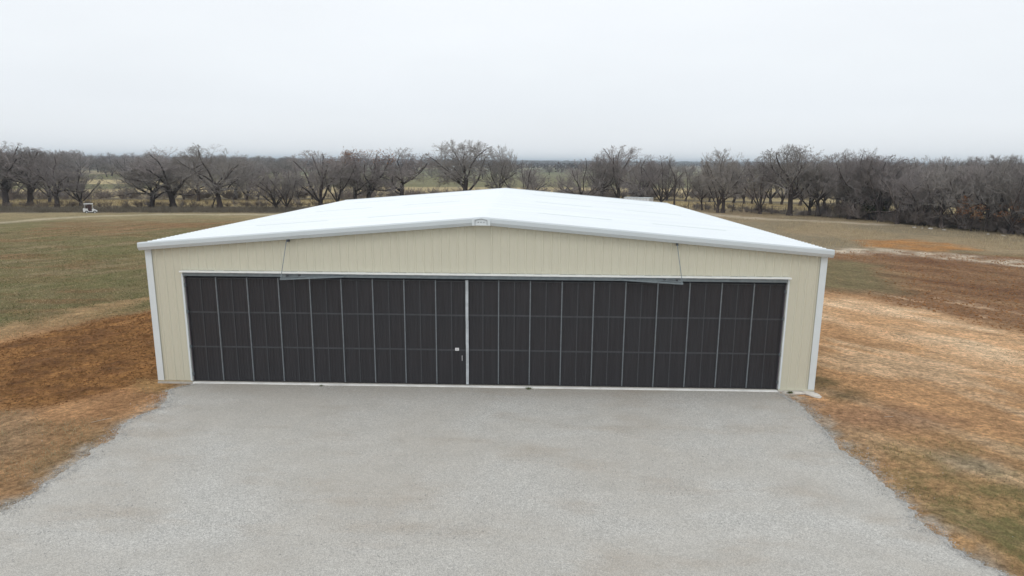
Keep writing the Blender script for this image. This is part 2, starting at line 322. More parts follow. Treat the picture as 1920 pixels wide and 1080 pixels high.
# ------------------------------------------------------------------ ground
APL = [(-11.4, -34), (-11.2, -24), (-10.9, -14), (-10.96, -8.98), (-10.77, -8.22), (-10.73, -6.95), (-10.87, -5.64), (-10.88, -3.7), (-10.92, -1.94), (-11.03, -0.5), (-10.75, 0.02)]
APR = [(12.6, -34), (12.4, -24), (11.9, -14), (11.41, -10.68), (11.08, -9.86), (10.97, -8.92), (10.71, -7.6), (11.03, -5.34), (11.02, -4.07), (11.1, -2.39), (11.25, -0.6), (10.8, 0.02)]
def edge_x(P, y): return np.interp(y, [p[1] for p in P], [p[0] for p in P])

def axis(lo, hi, step, g1, far0, far1, g0):
    a = list(np.arange(lo, hi+1e-6, step))
    s = step
    while a[-1] < far1: s = min(s*g1, 500); a.append(a[-1]+s)
    s = step; b = [lo]
    while b[-1] > far0: s = min(s*g0, 500); b.append(b[-1]-s)
    return np.array(b[::-1][:-1]+a)
xs = axis(-20, 22, .2, 1.028, -8000, 8000, 1.028)
ys = axis(-13, 17, .2, 1.017, -1500, 8500, 1.10)
X, Y = np.meshgrid(xs, ys)
x = X.ravel(); y = Y.ravel()
RAD = np.hypot(x, y+22)
def hill(x, y):
    r = np.hypot(x, y)
    h = sstep(1100, 3000, r)*(13+9*(fbm(x/900, y/900, 5)-.5)) + sstep(3200, 5200, r)*12*fbm(x/1500, y/1500, 9)
    h = h + sstep(60, 260, r)*(fbm(x/90, y/90, 31)-.5)*.8
    return h
z = hill(x, y)
# warped coordinates make the borders of the soil patches ragged
near = np.clip(RAD/60, .25, 3)
wx = x + (fbm(x*.45, y*.45, 1, 5)-.5)*2.6*near; wy = y + (fbm(x*.45+40, y*.45, 2, 5)-.5)*2.6*near
n1 = fbm(x*.8, y*.8, 11, 4); n2 = fbm(x*.12, y*.12, 12, 4); n3 = fbm(x*2.3, y*2.3, 13, 3); n4 = fbm(x*.05, y*.05, 14, 3)
st = fbm((x*.45+y*.89)*.14, (x*.89-y*.45)*.9, 21, 6)       # mowing and tilling streaks, left field
sr = fbm((x*.55-y*.83)*.14, (x*.83+y*.55)*.75, 22, 6)        # scraped streaks, right
C = np.zeros((len(x), 3)); veg = np.zeros(len(x)); dry = np.zeros(len(x)); clod = np.zeros(len(x))
def c3(*a): return np.array(a, float)
def paint(w, c, v=None, d=None, k=None):
    global C, veg, dry, clod
    w = np.clip(w, 0, 1)
    C[:] = C*(1-w[:, None]) + (c if getattr(c, 'ndim', 1) == 2 else c[None, :])*w[:, None]
    for arr, val in ((veg, v), (dry, d), (clod, k)):
        if val is not None: arr[:] = arr*(1-w)+val*w
def mixc(a, b, t): t = np.clip(t, 0, 1)[:, None]; return a[None, :]*(1-t)+b[None, :]*t
def inpoly(P, soft=1.0, off=0.0):
    d = np.full(x.shape, -9.)
    q = np.array(P); m_ = (x > q[:,0].min()-8) & (x < q[:,0].max()+8) & (y > q[:,1].min()-8) & (y < q[:,1].max()+8)
    d[m_] = polydist(wx[m_], wy[m_], P)
    return sstep(-soft+off, soft+off, d)
grassb = c3(.215, .180, .092); olive = c3(.19, .180, .085); straw = c3(.34, .28, .16); redb = c3(.225, .110, .050); dark = c3(.150, .073, .036)
orange = c3(.59, .340, .170); pale = c3(.84, .61, .39); greyg = c3(.22, .185, .125); chalk = c3(.62, .53, .41)
# lawn of thin winter grass
paint(np.ones_like(x), mixc(grassb, c3(.20, .155, .078), st*1.6-.3), .55, .35, .1)
paint(sstep(.50, .64, st)*.55, straw*.85, .15, .8)
paint(sstep(.52, .66, fbm(wx*.12, wy*.6, 44, 5))*.45, redb*1.1, .1, .2)
paint(sstep(.5, .62, n2)*.45*(x < 0), olive, .8, .1)
paint(inpoly([(-58, 48.6), (-57.9, 52.9), (-50.6, 55.6), (-46.9, 61), (-36, 66.5), (-25, 66), (-25, 60), (-37.8, 56.9), (-43.8, 50), (-49.9, 45.6), (-54.3, 43.7)], 1.6)*(.2+.5*sstep(.45, .6, st)), c3(.29, .165, .085), .05, .15)
# left side
paint(inpoly([(-60, 2), (-24.6, 6), (-20, 11), (-12, 19), (-8, 4), (-8, -30), (-60, -30)], 2.5)*.93, mixc(orange*.9, c3(.36, .215, .11), st*1.4-.2), .08, .25)
paint(inpoly([(-40, 3), (-24.6, 7.7), (-24.1, 11.4), (-19, 17.8), (-12.3, 18), (-12.3, 14), (-20.9, 13.6), (-22, 9.0), (-22.8, 5.5), (-40, 0)], 1.1)*(.4+.5*sstep(.42, .62, n1)), c3(.45, .29, .15), .05, .5)
paint(inpoly([(-12.2, 15), (-18.8, 12.1), (-20.2, 10), (-21.2, 6), (-24, 1.5), (-19.4, 0.3), (-16.2, -2.9), (-14.3, -2.5), (-12.8, -1.5), (-12.1, 1.5)], .7), mixc(c3(.34, .172, .064), c3(.205, .102, .044), sstep(.40, .66, n3*.55+n1*.45)), .08, .05, 1.0)
paint(inpoly([(-15.5, -3.2), (-14.6, -3.0), (-13.3, -4.2), (-12.8, -5.9), (-13.4, -7), (-17, -7)], .7)*(.25+.5*sstep(.4, .6, n1)), c3(.33, .285, .21), .2, .4)
paint(inpoly([(-12.1, .6), (-14.4, -2.4), (-14.8, -3.2), (-13, -4.1), (-11.2, -2.6), (-11, .2)], .5)*.85, mixc(orange, c3(.33, .16, .07), n1*1.3-.2), .08, .2, .2)
paint(inpoly([(-11, -4), (-12.2, -4.6), (-12.8, -6.6), (-12.2, -10), (-10.5, -10)], .6)*(.1+.6*sstep(.48, .62, n1)), c3(.30, .20, .105), .25, .25)
paint(inpoly([(-12.4, -.9), (-10.9, -.9), (-10.9, .4), (-13.5, .4), (-13, -.5)], .35)*.7, c3(.42, .26, .11), .1, .4)
# right side
paint(inpoly([(12, 30), (29, 19.5), (80, -10), (70, -40), (8, -40), (8, 14)], 1.5), mixc(orange*.98, c3(.50, .30, .155), sr*1.7-.35), .03, .03, .25)
paint(inpoly([(28, 41), (40, 41), (60, 30), (60, 8), (26.7, 8.5), (25, 12.9), (23.5, 18), (20.5, 20), (16, 24)], 1.5)*.95, mixc(c3(.27, .165, .090), c3(.165, .085, .048), sr*2.0-.5)*1.15, .1, .1, .8)
paint(inpoly([(25.5, 36), (31.8, 33), (29, 25), (26.3, 18.6), (24.5, 18.6), (21.5, 20.0), (14, 26)], 2)*(.5+.5*sstep(.4, .6, n2)), c3(.21, .165, .09), .5, .3, .1)
paint(inpoly([(17.5, 19), (20.45, 17.0), (23.3, 15.5), (25.4, 11.8), (27, 8), (30, 3), (22, 1.0), (19.4, 3.5), (18.6, 8), (17.4, 11.8)], 1.6)*(.35+.65*sstep(.33, .60, sr)), mixc(pale, orange*1.15, n1*1.2-.2), 0, .3, .1)
paint(sstep(.54, .68, sr)*.55*inpoly([(12, 20), (28, 18), (40, -10), (12, -10)], 2), pale*.9)
paint(inpoly([(12.0, 1.5), (12.6, 5), (14, 6), (13.8, 2), (14.0, -.6), (12.6, -.8)], .6)*(.4+.5*sstep(.42, .6, n1)), c3(.21, .15, .075), .45, .3, .4)
paint(inpoly([(11.6, -1.1), (14.8, -1.3), (15.8, -2.6), (13.5, -3.4), (11.7, -3.0)], .8)*.6, c3(.33, .19, .115), .02, .05)
paint(inpoly([(11.2, -5), (13.4, -4.0), (15.6, -4.6), (20, -5), (30, -12), (14, -16), (11.2, -10.4), (11.0, -7.6)], 2.0)*(.25+.4*sstep(.38, .62, fbm(wx*1.7, wy*1.7, 61, 5))), c3(.255, .200, .095), .7, .2)
paint(inpoly([(12.4, -7.2), (18, -7.6), (24, -16), (13, -16), (11.9, -10.5)], 1.8)*(.45+.3*sstep(.38, .62, fbm(wx*1.7, wy*1.7, 61, 5))), c3(.215, .190, .078), .8, .15)
paint(inpoly([(13.3, -5.3), (14.8, -5.3), (14.6, -6.2), (13.2, -6.2)], .5)*.5, c3(.33, .29, .22), .2, .4)
# grey-tan rough grass, tracks, far right
paint(inpoly([(8, 62), (28, 43), (40, 41.5), (70, 30), (110, 60), (70, 110), (8, 110)], 2), mixc(greyg, c3(.32, .245, .15), sstep(.35, .62, n2)*.9), .15, .7, .2)
paint(inpoly([(39, 49.0), (45.3, 50.6), (47.5, 46.5), (47.5, 41.6), (41.5, 40.4), (36.5, 42.6)], 1.1)*(.55+.4*sstep(.4, .6, n1)), c3(.44, .215, .075), .02, .05)
tr = linedist(wx, wy, [(20, 36), (31.6, 40), (36, 40.3), (39.7, 38), (42, 34.8), (44.1, 31.9), (60, 10)])
paint(sstep(3.6, .8, tr)*(.25+.7*sstep(.35, .6, n1)), chalk*.98, 0, .1)
rr = linedist(wx, wy, [(20, 93), (27, 92), (30.8, 88), (34.8, 79.8), (39.4, 76), (47, 72.5), (52, 69)])
paint(sstep(2.6, .8, rr)*.85, mixc(c3(.47, .39, .27), chalk, n1*1.2-.2), 0, .3)
# left strip: pale grass, two-track road, brush verge
tx = x*.0
row = 86.9 + .0136*(x+80)*10/10
verge = np.interp(x, [-120, -67, -42, -10, 20], [70, 76.5, 79, 80, 82])
fade = sstep(10, -10, x-22)
paint(sstep(-20, -8, y-verge)*sstep(8, -20, x)*.7, mixc(c3(.27, .235, .125), straw, sstep(.35, .6, n2)), .2, .7)
rl = linedist(x, wy*.35+y*.65, [(-95, 55), (-66.8, 59), (-65.4, 65.5), (-61.9, 70.5), (-54.5, 74.3), (-42.8, 75.7), (-30, 75.2), (-10, 78), (10, 86)])
paint(sstep(1.9, .7, rl)*.75, c3(.52, .45, .32), 0, .2)
paint(sstep(-1.5, 1.5, wy-verge)*sstep(30, 10, x), c3(.19, .16, .115), .15, .5, .2)
# beyond the first tree line
tl = np.interp(x, [-110, -90, 18, 60, 120], [84, 86, 100, 92, 75])
strawf = mixc(c3(.50, .40, .215), c3(.42, .35, .20), n2*1.5-.2)
paint(sstep(1, 5, wy-tl), strawf, .05, .6)
paint(sstep(22, 26, wy-tl), c3(.17, .145, .10), .2, .4)
paint(sstep(30, 36, wy-tl), strawf*.88, .05, .6)
gb = np.interp(x, [-220, -120, -100, 300], [150, 150, 175, 250])
paint(sstep(-4, 4, wy-gb-30*(fbm(x*.01, y*0, 3)-.5)), mixc(c3(.155, .155, .085), c3(.20, .185, .11), n4*1.8-.4), .5, .3)
paint(sstep(196, 199, y)*sstep(240, 237, y)*sstep(-100, -110, x), c3(.46, .38, .215), 0, .5)
# patchwork of far fields
far = sstep(330, 345, y+30*(n4-.5))
ci = np.floor((x+y*.2)/170).astype(int); cj = np.floor((y-x*.08)/95).astype(int)
hsh = (np.sin(ci*12.9898+cj*78.233)*43758.5453) % 1.0
pal = np.array([(.155, .165, .095), (.185, .185, .11), (.31, .265, .175), (.29, .225, .17), (.16, .175, .10), (.24, .225, .14), (.135, .13, .095)])
paint(far, pal[(hsh*6.999).astype(int)], .3, .3)
edge = np.minimum(((x+y*.2)/170) % 1, ((y-x*.08)/95) % 1)
paint(far*sstep(.07, .04, edge)*.8, c3(.10, .09, .07), .2, .1)
paint(sstep(1500, 1900, RAD), c3(.085, .08, .06), 0, 0)

# gravel dust and fines spilling past the ragged edge of the apron
ed = np.where((y < .2) & (y > -20), np.maximum(edge_x(APL, y)-x, x-edge_x(APR, y)), 9)
paint(sstep(.75, -.1, ed+.9*(fbm(x*1.6, y*1.6, 150, 5)-.5))*sstep(.32, .6, fbm(x*3.1, y*3.1, 151, 4))*.9, c3(.46, .42, .355), 0, .1, 0)
# relief: clods, wheel ruts; flattened under the slab and the gravel
z = z + clod*(n3-.5)*.16 + clod*(n1-.5)*.14 + (n1-.5)*.05 + (sr-.5)*.08*(x > 12)*(RAD < 70)
inside = sstep(.5, -.4, np.maximum(np.maximum(edge_x(APL, y)-x, x-edge_x(APR, y)), y-.3))
inside = np.maximum(inside, sstep(.5, 0, np.maximum(np.abs(x)-12.5, np.maximum(y-27, -y-.3))))
z = np.where(RAD < 60, z*(1-inside) - .03*inside, z)
nx, ny = len(xs), len(ys)
idx = np.arange(nx*ny).reshape(ny, nx)
F = np.stack([idx[:-1, :-1], idx[:-1, 1:], idx[1:, 1:], idx[1:, :-1]], -1).reshape(-1, 4)

t = NT('ground_soil_and_grass', 1.0, .1)
zc = t.attr('zone').outputs['Color']; sp = t.n.new('ShaderNodeSeparateColor'); t.l.new(t.attr('cover').outputs['Color'], sp.inputs[0])
f1 = t.noise(5.5, 7, .72); f2 = t.noise(.9, 6, .65); f3 = t.noise(28, 3, .7); f4 = t.noise(2.1, 8, .7, t.map((.35, 1, 1)))
spg = t.n.new('ShaderNodeSeparateXYZ'); t.l.new(t.t.outputs['Object'], spg.inputs[0]); lr = t.rng(spg.outputs[0], -3, 3, 0, 1)
def lrmix(a, b): return t.math('ADD', t.math('MULTIPLY', a, t.math('SUBTRACT', 1.0, lr)), t.math('MULTIPLY', b, lr))
f5 = lrmix(t.noise(1.0, 9, .8, t.maprot((.35, 2.0, 1), 1.1)), t.noise(1.0, 9, .8, t.maprot((.35, 2.0, 1), -.98))); f6 = lrmix(t.noise(.33, 8, .75, t.maprot((.3, 1.5, 1), 1.0), .5), t.noise(.33, 8, .75, t.maprot((.3, 1.5, 1), -.9), .5))
col = t.scale(zc, t.rng(f1, .34, .66, .55, 1.45)); col = t.scale(col, t.rng(f2, .3, .7, .84, 1.16)); col = t.scale(col, t.rng(f4, .3, .7, .80, 1.20))
col = t.scale(col, t.rng(f3, .3, .7, .70, 1.30)); col = t.scale(col, t.rng(f5, .34, .66, .76, 1.24)); col = t.scale(col, t.rng(f6, .3, .7, .82, 1.18))
gm = t.rng(t.math('ADD', t.math('MULTIPLY', sp.outputs[0], .42), t.math('ADD', t.math('MULTIPLY', t.noise(5.3, 7, .78), .6), t.math('MULTIPLY', f5, .4))), .69, .80, 0, .62)
col = t.mix(gm, col, t.scale((.175, .172, .070), t.rng(f3, .3, .7, .6, 1.4)))
dm = t.rng(t.math('ADD', t.math('MULTIPLY', sp.outputs[1], .40), t.noise(9.7, 6, .75, t.map((.5, 1, 1)))), .70, .84, 0, .45)
col = t.mix(dm, col, t.scale((.44, .345, .21), t.rng(f1, .3, .7, .65, 1.25)))
bare = t.rng(t.noise(.8, 7, .72, t.maprot((.5, 1.2, 1), 1.2)), .56, .68, 0, .3)
col = t.mix(bare, col, t.scale((.50, .31, .17), t.rng(f1, .3, .7, .7, 1.25)))
t.color(col)
hb = t.math('ADD', f1, t.math('MULTIPLY', f3, .35))
hb = t.math('ADD', hb, t.math('MULTIPLY', f5, .8)); t.bump(hb, .14, 1.0)
M_GROUND = t.m
me = mesh_np('ground', np.stack([x, y, z], 1), F, M_GROUND, True)
def setcol(me, name, arr):
    a = me.color_attributes.new(name, 'FLOAT_COLOR', 'POINT')
    a.data.foreach_set('color', np.concatenate([arr, np.ones((len(arr), 1))], 1).astype(np.float32).ravel())
setcol(me, 'zone', np.clip(C, 0, 1)); setcol(me, 'cover', np.stack([veg, dry, clod], 1))
link('ground', me, kind='structure', label='red soil and thin winter grass reaching out to low hills', cat='ground')
def gz(x_, y_): return float(hill(np.array([x_], float), np.array([y_], float))[0])

# ------------------------------------------------------------------ gravel apron
t = NT('gravel', .95, .2)
v = t.n.new('ShaderNodeTexVoronoi'); v.inputs['Scale'].default_value = 42; t.l.new(t.t.outputs['Object'], v.inputs['Vector'])
vc = t.n.new('ShaderNodeSeparateColor'); t.l.new(v.outputs['Color'], vc.inputs[0])
v2 = t.n.new('ShaderNodeTexVoronoi'); v2.inputs['Scale'].default_value = 85; t.l.new(t.t.outputs['Object'], v2.inputs['Vector'])
vd = t.n.new('ShaderNodeSeparateColor'); t.l.new(v2.outputs['Color'], vd.inputs[0])
patch = t.noise(.28, 6, .62, t.map((.7, 1, 1)), .4); patch2 = t.noise(1.3, 5, .6)
amt = t.rng(patch, .35, .65, .25, 1.0)          # where loose light stone lies on packed fines
base = t.mix(t.rng(patch, .38, .62, 0, 1), (.472, .448, .404), (.498, .487, .455))
base = t.mix(t.rng(t.noise(.5, 5, .6, t.map((.5, 1.4, 1))), .52, .72, 0, .55), base, (.39, .335, .275))
stone = t.rng(vc.outputs[0], 0, 1, .74, 1.26); stone2 = t.rng(vd.outputs[0], 0, 1, .80, 1.2)
sv = t.math('ADD', 1.0, t.math('MULTIPLY', t.math('SUBTRACT', stone, 1.0), amt))
c = t.scale(t.scale(t.scale(base, sv), stone2), t.rng(patch2, .3, .7, .95, 1.05))
spx = t.n.new('ShaderNodeSeparateXYZ'); t.l.new(t.t.outputs['Object'], spx.inputs[0])
dirt = t.rng(t.math('ADD', spx.outputs[1], t.math('MULTIPLY', patch2, 1.6)), -.9, 1.2, 0, .6)   # fines tracked to the sill, with the door's contact shade painted in
c = t.mix(dirt, c, (.30, .265, .22)); t.color(c)
t.bump(t.math('ADD', v.outputs['Distance'], t.math('MULTIPLY', v2.outputs['Distance'], .4)), .02, .6)
M_GRAVEL = t.m
yy = np.concatenate([np.arange(-34, -14, .2), np.arange(-14, -.06, .05), [-.06]])
el = edge_x(APL, yy); er = edge_x(APR, yy)
el = el + (fbm(yy*.8, yy*0, 70, 5)-.5)*.8 + (fbm(yy*6, yy*0, 71, 2)-.5)*.22; er = er + (fbm(yy*.8, yy*0+5, 72, 5)-.5)*.8 + (fbm(yy*6, yy*0+3, 73, 2)-.5)*.22
k = sstep(-.9, -.1, yy); el = el*(1-k)+(-10.75+.0*yy)*k; er = er*(1-k)+10.9*k
nc = 60; u = np.linspace(0, 1, nc)
GX = el[:, None]*(1-u)+er[:, None]*u; GY = np.repeat(yy[:, None], nc, 1)
GZ = .035+.02*(fbm(GX*.35, GY*.35, 80, 3)-.5)
GX = np.concatenate([el[:, None]-.10, GX, er[:, None]+.10], 1); GY = np.concatenate([GY[:, :1], GY, GY[:, :1]], 1); GZ = np.concatenate([0*GZ[:, :1]-.06, GZ, 0*GZ[:, :1]-.06], 1)
idx = np.arange(GX.size).reshape(GX.shape)
F = np.stack([idx[:-1, :-1], idx[:-1, 1:], idx[1:, 1:], idx[1:, :-1]], -1).reshape(-1, 4)
link('gravel_apron', mesh_np('gravel_apron', np.stack([GX.ravel(), GY.ravel(), GZ.ravel()], 1), F, M_GRAVEL, True), kind='structure', label='grey gravel apron in front of the hangar door', cat='gravel apron')

# loose stones strewn over the apron and its ragged edges
def stones(n, px, py, pz, sc):
    oct_v = np.array([(1,0,0),(-1,0,0),(0,1,0),(0,-1,0),(0,0,.7),(0,0,-.7)], float)
    oct_f = np.array([(0,2,4),(2,1,4),(1,3,4),(3,0,4),(2,0,5),(1,2,5),(3,1,5),(0,3,5)])
    V = oct_v[None]*(1+.5*(rng.random((n, 6, 1))-.5))*sc[:, None, None]
    a = rng.random(n)*6.28; ca, sa = np.cos(a)[:, None], np.sin(a)[:, None]
    V = np.stack([V[..., 0]*ca-V[..., 1]*sa*.7, V[..., 0]*sa+V[..., 1]*ca*.7, V[..., 2]], -1) + np.stack([px, py, pz], -1)[:, None]
    return V.reshape(-1, 3), (oct_f[None]+np.arange(n)[:, None, None]*6).reshape(-1, 3)
t = NT('loose_stone', .9, .25)
t.color(t.scale((.48, .475, .46), t.rng(t.noise(9, 2), .3, .7, .65, 1.35)))
N = 11000
sy = rng.uniform(-12.5, -.3, N); side = rng.random(N) < .5
off = rng.normal(0, 1, N)*.09*(1+1.8*(fbm(sy*1.1, sy*0, 75, 3) > .55)); off = np.where(rng.random(N) < .04, off*4, off)
e0 = np.interp(sy, yy, el); e1 = np.interp(sy, yy, er)
sx = np.where(side, e0-off, e1+off)
inb = (sx > e0) & (sx < e1)
sz = np.where(inb, .045, .008)
V, F = stones(N, sx, sy, sz, rng.uniform(.007, .019, N))
N2 = 16000
qy = -12.5+12.2*rng.random(N2)**1.0; qx = rng.uniform(-10.5, 10.7, N2)
keep = fbm(qx*.5, qy*.5, 90, 4)+.25*(rng.random(N2)-.5) > .5
qx, qy = qx[keep], qy[keep]
V2, F2 = stones(len(qx), qx, qy, qx*0+.04, rng.uniform(.008, .020, len(qx)))
V = np.concatenate([V, V2]); F = np.concatenate([F, F2+len(V)-len(V2)])
link('loose_gravel', mesh_np('loose_gravel', V, F, t.m), kind='stuff', label='loose pale stones scattered over the gravel apron and its edges', cat='gravel')

# ------------------------------------------------------------------ the hangar
W2, LEN, RIDGE, SLOPE = 12.2, 26.2, 6.27, 1.02/12.24
DL, DR, DH = -10.92, 10.91, 4.12
def roofz(x): return RIDGE - SLOPE*abs(x)
M_WALL = simple('beige_steel', (.605, .585, .472), .45, .4, var=.018, sc=1.2, stretch=(6, 6, .25))
def _roofmat():
    t = NT('white_roof_steel', .38, .5)
    n = t.noise(.35, 5, .6, t.map((.3, 2.5, 1)))
    t.color(t.scale((.82, .86, .875), t.rng(n, .3, .7, .96, 1.03))); return t.m
M_ROOF = _roofmat()
M_TRIM = simple('white_trim', (.70, .755, .775), .4, .5, var=.04, sc=2)
M_WHITE = simple('header_white', (.80, .82, .80), .5, .4, var=.04, sc=2)
M_FASCIA = simple('rake_trim_paint', (.60, .655, .68), .4, .5, var=.04, sc=2, stretch=(.3, 1, 1))
M_SKYL = simple('translucent_panel', (.69, .74, .74), .5, .4, var=.05, sc=3)
M_CONC = simple('concrete', (.50, .475, .43), .9, .2, var=.2, sc=5)
M_BASE = simple('stained_base_trim', (.42, .355, .245), .8, .2, var=.25, sc=4)
M_ALU = simple('galvanised_bar', (.175, .195, .212), .45, .5, .2, var=.2, sc=8)
M_STEEL = simple('grey_steel', (.20, .235, .255), .5, .5, .3, var=.2, sc=6)
M_DARKST = simple('dark_steel', (.08, .085, .095), .6, .4, var=.2, sc=6)
M_SEAL = simple('weathered_white_seal', (.47, .50, .52), .7, .3, var=.35, sc=2.2)
def _doormat():
    t = NT('charcoal_door_sheet', .55, .35)
    n = t.noise(1.3, 6, .65, t.map((7, 1, .35))); n2 = t.noise(.6, 3)
    c = t.scale((.030, .0292, .0325), t.rng(n, .3, .7, .82, 1.2))
    c = t.mix(t.rng(n2, .45, .7, 0, .35), c, (.037, .030, .031)); t.color(c); return t.m
M_DOOR = _doormat()
M_RAIL = simple('door_rail', (.058, .061, .067), .5, .4, var=.2, sc=5)

hangar = empty('aircraft_hangar')
tag(hangar, 'wide beige steel hangar with low white gable roof and dark folding front door', 'hangar')

def ribbed(n0, n1, pitch=.305, h=.022):
    """stations (s, offset) of a ribbed steel sheet from n0 to n1"""
    out = [(n0, 0.0)]
    c = math.ceil((n0+.08)/pitch)*pitch
    while c < n1-.08:
        out += [(c-.045, 0.0), (c-.02, h), (c+.02, h), (c+.045, 0.0)]
        for q in (.102, .203):
            if c+q+.02 < n1: out += [(c+q-.018, 0.0), (c+q, .006), (c+q+.018, 0.0)]
        c += pitch
    out.append((n1, 0.0)); return out
def sheet(mb, st, lo, hi, fn):
    vs_ = []; fs_ = []
    for i, (s, o) in enumerate(st): vs_ += [fn(s, o, lo(s)), fn(s, o, hi(s))]
    for i in range(len(st)-1): fs_.append((2*i, 2*i+2, 2*i+3, 2*i+1))
    mb.raw(vs_, fs_)
def face(mb, st, lo, hi, fn): sheet(mb, st, lo, hi, fn)

front = lambda s, o, h: (s, -o, h)
mb = MB()
sheet(mb, ribbed(-W2, DL), lambda s: .06, lambda s: DH+.17, front)
sheet(mb, ribbed(DR, W2), lambda s: .06, lambda s: DH+.17, front)
st = ribbed(-W2, -.0001) + ribbed(.0001, W2)
sheet(mb, [q for q in st if q[0] <= 0], lambda s: DH+.17, lambda s: roofz(s)-.02, front)
sheet(mb, [q for q in st if q[0] >= 0], lambda s: DH+.17, lambda s: roofz(s)-.02, front)
mb.build('front_wall', M_WALL, hangar)
for sg in (-1, 1):
    mb = MB(); sheet(mb, ribbed(0.01, LEN), lambda s: .06, lambda s: roofz(W2)-.02, lambda s, o, h: (sg*(W2+o), s, h)); mb.build('side_wall', M_WALL, hangar)
mb = MB(); sheet(mb, ribbed(-W2, 0), lambda s: .06, lambda s: roofz(s)-.02, lambda s, o, h: (s, LEN+o, h))
sheet(mb, ribbed(0, W2), lambda s: .06, lambda s: roofz(s)-.02, lambda s, o, h: (s, LEN+o, h)); mb.build('rear_wall', M_WALL, hangar)
EX = W2+.10
for sg in (-1, 1):
    mb = MB(); st = ribbed(-.24, LEN+.1, h=.042)
    sheet(mb, st, lambda s: 0.0, lambda s: EX, lambda s, o, h: (sg*h, s, roofz(h)+.015+o))
    # underside so that the sheet has thickness and the rib ends close
    sheet(mb, [(-.24, 0), (LEN+.1, 0)], lambda s: 0.02, lambda s: EX, lambda s, o, h: (sg*h, s, roofz(h)-.012))
    vs_ = []
    for s, o in st: vs_ += [(sg*EX, s, roofz(EX)-.012), (sg*EX, s, roofz(EX)+.015+o)]
    mb.raw(vs_, [(2*i, 2*i+2, 2*i+3, 2*i+1) for i in range(len(st)-1)])
    mb.build('roof_slope', M_ROOF, hangar)
for sg in (-1, 1):
    for a in (2.05, 6.85):
        for yc in (4.35, 12.05, 19.7):
            y0 = round((yc-.30)/.305)*.305; mb = MB()
            st = [(y0+s, o) for s, o in ribbed(0.0, .61, h=.042)]
            sheet(mb, st, lambda s: a, lambda s: a+3.1, lambda s, o, h: (sg*h, s, roofz(h)+.021+o*1.05))
            mb.build('skylight', M_SKYL, hangar)
# rake trim on both gables
def rake(yo, sgn):
    def prof(X):
        zz = roofz(X)
        return [(X, yo, zz+.062), (X, yo-sgn*.25, zz+.070), (X, yo-sgn*.275, zz+.03), (X, yo-sgn*.275, zz-.10), (X, yo-sgn*.20, zz-.215), (X, yo-sgn*.01, zz-.215), (X, yo-sgn*.01, zz-.20), (X, yo-sgn*.19, zz-.20), (X, yo-sgn*.26, zz-.095), (X, yo-sgn*.26, zz+.02), (X, yo, zz+.05)]
    return prof
for yo, sgn in ((-.045, 1), (LEN+.045, -1)):
    mb = MB(); mb.extrude(rake(yo, sgn), [-EX-.03, -8, -4, -.0001]); mb.extrude(rake(yo, sgn), [.0001, 4, 8, EX+.03]); mb.build('rake_trim', M_FASCIA, hangar)
for sg in (-1, 1):      # closed rake ends
    mb = MB(); X = sg*(EX+.032); zz = roofz(X)
    mb.raw([(X, -.045, zz+.06), (X, -.295, zz+.068), (X, -.32, zz+.03), (X, -.32, zz-.10), (X, -.245, zz-.215), (X, -.045, zz-.215)], [(0, 1, 2, 3, 4, 5)])
    mb.box((min(sg*(W2+.035), X), -.04, zz-.20), (max(sg*(W2+.035), X), LEN+.04, zz-.06)); mb.build('eave_trim', M_FASCIA, hangar)
for sg in (-1, 1):
    for y0, s2 in ((0, 1), (LEN, -1)):
        mb = MB()
        xa, xb = sorted((sg*(W2-.19), sg*(W2+.045)))
        ya, yb = sorted((y0-s2*.045, y0-s2*.036)); mb.box((xa, ya, .06), (xb, yb, roofz(W2)-.10))
        xc, xd = sorted((sg*(W2+.036), sg*(W2+.045))); yc, yd = sorted((y0-s2*.034, y0+s2*.16)); mb.box((xc, yc, .06), (xd, yd, roofz(W2)-.10))
        mb.build('corner_trim', M_TRIM, hangar)
mb = MB(); mb.box((-W2-.05, -.09, -.35), (W2+.05, LEN+.08, .035)); mb.build('floor_slab', M_CONC, hangar, .012)
for a, b in ((-W2-.03, DL-.02), (DR+.02, W2+.03)):
    mb = MB(); mb.box((a, -.06, .037), (b, -.004, .085)); mb.build('base_trim', M_BASE if a < 0 else M_WALL, hangar)
mb = MB(); mb.box((DL+.07, -.22, -.05), (DR-.05, -.093, .064)); mb.build('door_sill', simple('white_sill', (.78, .78, .75), .8, .2, var=.2, sc=1.5, stretch=(1, 1, 1)), hangar, .008)
# header: white scalloped trim over the door, track under it, its grey also painting the header's shaded front
mb = MB(); xs_ = np.arange(DL-.06, DR+.09, .305)
for i in range(len(xs_)-1):
    a, b = xs_[i], xs_[i+1]; k_ = .012 if i % 2 else 0
    mb.box((a, -.20-k_, DH+.115), (b-.003, -.026, DH+.165+.003*math.sin(i*1.9)))
mb.build('header_trim', M_WHITE, hangar)
mb = MB(); mb.box((DL+.02, -.125, DH-.02), (DR-.02, -.01, DH+.112)); mb.build('door_track', M_STEEL, hangar)
for xa, xb in ((DL-.075, DL-.01), (DR+.01, DR+.075)):
    mb = MB(); mb.box((xa, -.055, .06), (xb, .12, DH+.045)); mb.build('jamb_trim', M_TRIM, hangar)
mb = MB(); mb.box((DL, .20, .04), (DR, .23, DH+.2)); mb.build('door_backing', M_DARKST, hangar)

